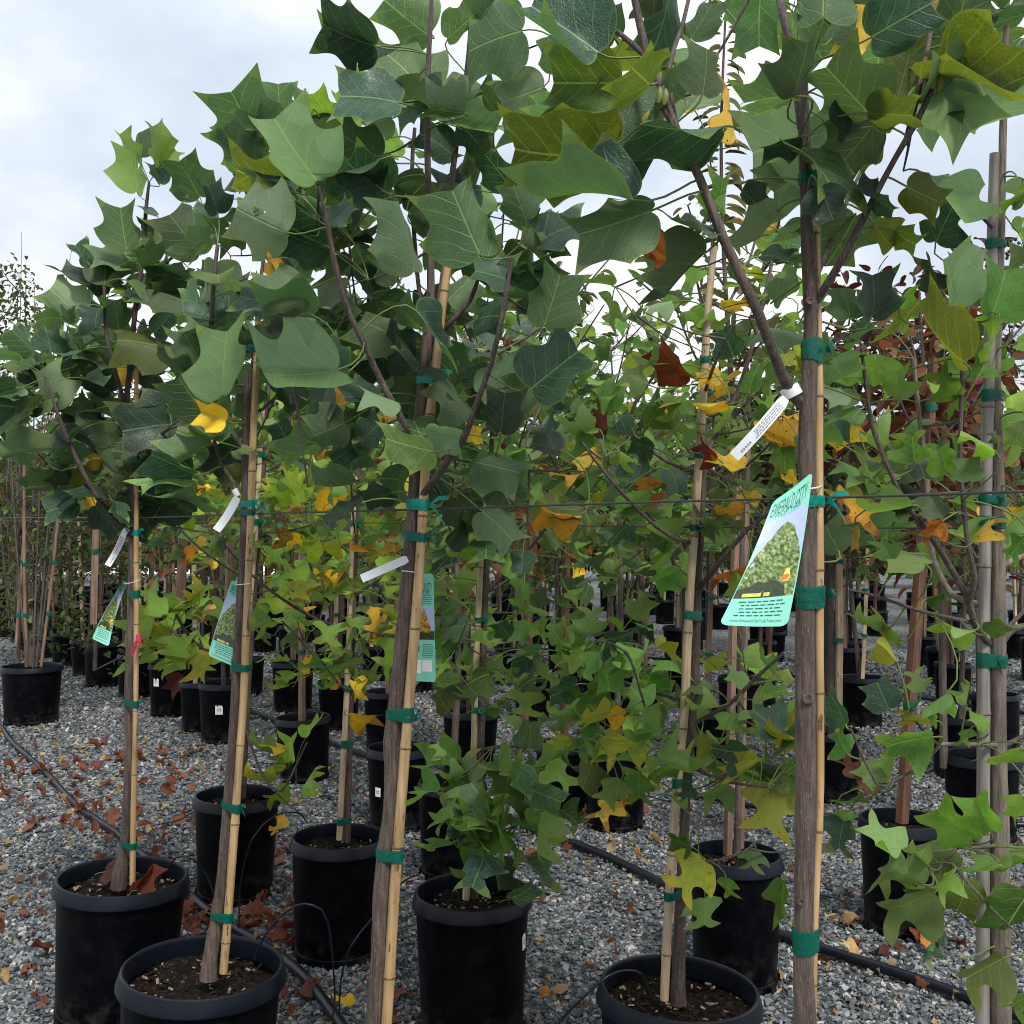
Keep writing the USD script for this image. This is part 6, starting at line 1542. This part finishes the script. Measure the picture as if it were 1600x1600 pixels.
# row 3 trees standing in their own listed pots
k_g, k_l = kinds.get(('green', True, 0)) or list(kinds.values())[0], kinds.get(('light', True, 0)) or list(kinds.values())[0]
for (px, py, d, src, lab) in [(962, 1200, 5.8, k_g, 'green tree growing from the pot under yellowing leaves'), (706, 1207, 5.0, k_l, 'yellow green tree in the pot behind the low shoot'), (622, 1160, 5.8, k_g, 'green tree in the grey rimmed pot behind the centre trunk'),
                              (1500, 1118, 7.0, k_l, 'light tree in the wide low pot on the open gravel'), (267, 1040, 9.4, k_l, 'yellow green tree in the pot with the brown leaf'), (350, 1068, 8.2, k_g, 'green tree in the pot with the white label at left'), (458, 1028, 9.6, k_l, 'yellow green tree in the pot with the square stake')]:
    b = P(px, py, d)
    copy_of(src, 'tulip_tree', (b[0], b[1], 0), FR.uniform(0, 6), .95, lab, 'tree')
q_ = far_tree('crape_myrtle_tree', 1777, 3.05, .022, (1.6, 2.95, .8), 'RRRRRP', 620, 'wide dark red leaved tree behind the grey cane at the right', (.075, .13), ('oval',))
move(q_, (2.35, 5.6, 0))
q_ = far_tree('crape_myrtle_tree', 1778, 3.0, .022, (1.6, 2.9, .8), 'RRRRPP', 560, 'dark red leaved tree seen between the big right trunk and the red stake', (.075, .13), ('oval',))
move(q_, (2.0, 6.6, 0))
for i, (x_, y_, h_, sd_) in enumerate([(-4.9, 10.2, 4.3, 1), (-5.9, 11.6, 4.8, 2), (-4.5, 11.9, 4.0, 3), (-6.4, 13.4, 5.2, 4), (-3.9, 9.6, 3.2, 5)]):
    q_ = far_tree('multi_stem_shrub', 1800 + sd_, h_, .02, (.35, h_ * .97, .6), 'KPLNGN', 820, ['tall leafy shrub behind the far left canes', 'tallest leafy shrub at the far left against the sky', 'leafy shrub right of the far left canes', 'distant leafy shrub at the left edge', 'lower leafy shrub between the far left canes and the leftmost trunk'][i], (.05, .10), ('oval',), 'shrub')
    move(q_, (x_, y_, 0))
stake('square brown stake in the pot right of the second front trunk', [(458, 1030, 9), (460, 940, 9), (463, 840, 9), (464, 780, 9)], 9.55, 'stake_wood_brown', nodes=False, wood_square=True, name='wooden_stake', ties=[(860, 6)])
stake('dark red stake standing left of the centre at the edge of the leaves', [(818, 1130, 15), (823, 1000, 15), (828, 895, 14), (832, 780, 13)], 6.0, 'stake_wood_red', nodes=False, wood_square=True, name='wooden_stake', ties=[(912, 8)])
stake('brown stake rising behind the second front trunk', [(352, 1010, 13), (358, 900, 13), (362, 780, 12)], 7.6, 'stake_wood_brown', nodes=False, wood_square=True, name='wooden_stake', ties=[(830, 6), (975, 6)])
stake('wide brown stake left of the second front trunk', [(280, 950, 16), (285, 860, 16), (288, 760, 15)], 8.6, 'stake_wood_brown', nodes=False, wood_square=True, name='wooden_stake', ties=[(868, 6)])
stake('brown stake right of the leftmost front crown', [(146, 975, 12), (148, 880, 12), (150, 780, 11)], 9.0, 'stake_wood_brown', nodes=False, wood_square=True, name='wooden_stake', ties=[(862, 6)])

# far hedge of bushes closing the view
BN = {}
for i in range(30):
    x = -24 + i * 1.66 + FR.uniform(-.5, .5)
    y = FR.uniform(27, 38)
    key = ('bush', i % 3)
    if key not in kinds:
        code, lab = [('LLNL', 'bright yellow green bush at the far end of the rows'), ('KKDK', 'deep green bush at the far end of the rows'), ('NNLG', 'mid green bush at the far end of the rows')][i % 3]
        kinds[key] = far_tree('far_bush', 900 + i, 3.0, .05, (.3, 2.6, 1.5), code, 420, lab, (.3, .5), ('oval', 'tulip'), 'bush')
        move(kinds[key], (x, y, 0))
        tag(stage.GetPrimAtPath(kinds[key]), where(lab.split(' at the')[0], x, y), None, lab.replace('bush', 'bushes'))
        BN[key] = lab.split(' at the')[0]
    else:
        cd = stage.GetPrimAtPath(kinds[key]).GetCustomData()
        copy_of(kinds[key], 'far_bush', (x, y, 0), FR.uniform(0, 6), FR.uniform(.8, 1.25), where(BN[key], x, y), 'bush', cd['group'])

# ------------------------------------------------------------------ fallen leaves
LR = random.Random(99)


def flat_leaf(c, size, r, kind='tulip'):
    az = r.uniform(0, 6.28)
    Ld = unit(np.array([math.cos(az), math.sin(az), r.uniform(-.05, .45)]))
    N = unit(np.array([r.gauss(0, .35), r.gauss(0, .35), 1.0])); N = unit(N - Ld * (N @ Ld))
    if r.random() < .4:
        N = -N
    V, Fc, UV, E = leaf_mesh(kind, 3 if size > .09 else 1, np.zeros(3), Ld, N, size, r, curl=r.uniform(-2.6, 2.6), fold=r.uniform(-.3, .9), cup=r.uniform(-3.2, 3.2))
    V = V - V.mean(0)
    V = V + [c[0], c[1], 0]
    V[:, 2] += .009 - V[:, 2].min()
    return V, Fc, UV, E


clusters = [(290, 1445, 45, 14, 34), (410, 1445, 60, 20, 50), (480, 1470, 30, 12, 16), (440, 1340, 25, 25, 12), (100, 1215, 80, 45, 70), (180, 1285, 70, 30, 50), (270, 1200, 70, 50, 40), (300, 1290, 40, 12, 8), (150, 1180, 60, 20, 12), (470, 1570, 50, 20, 6), (620, 1580, 20, 10, 3), (60, 1530, 60, 50, 6), (60, 1440, 60, 50, 6), (1390, 1500, 50, 20, 10), (1340, 1440, 20, 20, 6), (960, 1325, 60, 15, 14),
            (930, 1270, 60, 12, 10), (560, 1310, 20, 30, 4), (780, 1340, 30, 12, 5), (1150, 1530, 50, 20, 3), (860, 1560, 40, 30, 3), (1560, 1490, 30, 20, 5), (700, 1330, 40, 10, 6), (250, 1180, 60, 30, 10), (30, 1380, 30, 40, 4)]
n_ind = 0
far_l = []
for (cx, cy, sx, sy, n) in clusters:
    for i in range(n):
        px, py = LR.gauss(cx, sx * LR.choice([.6, .9, 1.6])), LR.gauss(cy, sy * LR.choice([.6, .9, 1.6]))
        if py < 1120:
            continue
        c = G(px, py)
        far_l.append((c[1], c, px, py))
far_l.sort(key=lambda q: q[0])
stuff = {'B': [], 'O': [], 'T': []}
for k, (dd, c, px, py) in enumerate(far_l):
    code = LR.choice('BBBBBBBBT' if px < 760 else 'BBBTTO')
    size = LR.uniform(.03, .085)
    if k < 90:
        V, Fc, UV, E = flat_leaf(c, size, LR)
        p = numbered('/World', 'fallen_leaf'); LOC[p] = np.zeros(3)
        m = usdkit.mesh(stage, p, (V, Fc), M[LM[code]], smooth=True, uv=UV)
        nm = {'B': 'dry red brown', 'O': 'dry orange', 'T': 'dry tan'}[code]
        tag(m.GetPrim(), nm + ' fallen leaf curled on the grey gravel', 'leaf', nm + ' leaves lying on the gravel')
    else:
        stuff[code].append(flat_leaf(c, size, LR))
for i in range(1400):        # small litter scattered over the stones
    y = 2.9 + 7 * LR.random() ** 1.2
    x = LR.uniform(-.53, .53) * y
    stuff[LR.choice('BBTTT')].append(flat_leaf(np.array([x, y, 0]), LR.uniform(.016, .05), LR, LR.choice(['oval', 'tulip'])))
mbs = [(c, L) for c, L in stuff.items() if L]
lt = thing('leaf_litter', 'small dry leaf litter scattered over the gravel', 'leaf litter', (0, 0, 0), kind='stuff')
for c, L in mbs:
    mb = MB()
    for V, Fc, _, _ in L:
        mb.add(V, Fc)
    obj(lt, {'B': 'brown_litter', 'O': 'orange_litter', 'T': 'tan_litter'}[c], mb.mesh(), LM[c], smooth=True, uv=np.vstack([x[2] for x in L]))


def single_leaf(label, px, py, tx, ty, d, code, size, seed, N=(0, -.6, .8), curl=.8, fold=.4):
    r = random.Random(seed)
    a, b = P(px, py, d), P(tx, ty, d - .02)
    Ld = unit(b - a); N = np.array(N, float); N = unit(N - Ld * (N @ Ld))
    V, Fc, UV, E = leaf_mesh('tulip', 3, a, Ld, N, size, r, curl=curl, fold=fold, cup=.9, attach=a - Ld * .05)
    p = numbered('/World', 'fallen_leaf'); LOC[p] = np.zeros(3)
    m = usdkit.mesh(stage, p, (V, Fc), M[LM[code]], smooth=True, uv=UV)
    tag(m.GetPrim(), label, 'leaf')


single_leaf('brown dry leaf standing on the soil of the leftmost pot', 214, 1384, 254, 1335, 3.44, 'B', .115, 1, (.5, -.7, .2), .3, 1.25)
single_leaf('brown dry leaf lying on the soil behind the leftmost trunk', 165, 1362, 185, 1356, 3.55, 'B', .09, 2)
single_leaf('large brown leaf hanging on the side of the left pot', 285, 1056, 262, 1085, 9.0, 'B', .2, 3, (0, -1, .2), .3, .7)
single_leaf('yellow fallen leaf beside the hose at the bottom edge', 505, 1585, 522, 1572, 3.62, 'Y', .10, 4, (0, -.3, 1), .5)
single_leaf('second yellow fallen leaf, over the hose end at the bottom edge', 555, 1583, 536, 1570, 3.58, 'Y', .09, 5, (0, -.5, 1), .9)
single_leaf('pale green leaf lying on the rim of the lower centre pot', 800, 1403, 828, 1392, 3.27, 'U', .10, 6, (0, -.7, -.6), .4)
single_leaf('dried pale brown leaf hanging beside the grey cane at the right', 1505, 1375, 1508, 1425, 1.95, 'g', .08, 7, (0, -1, .2), 1.4)
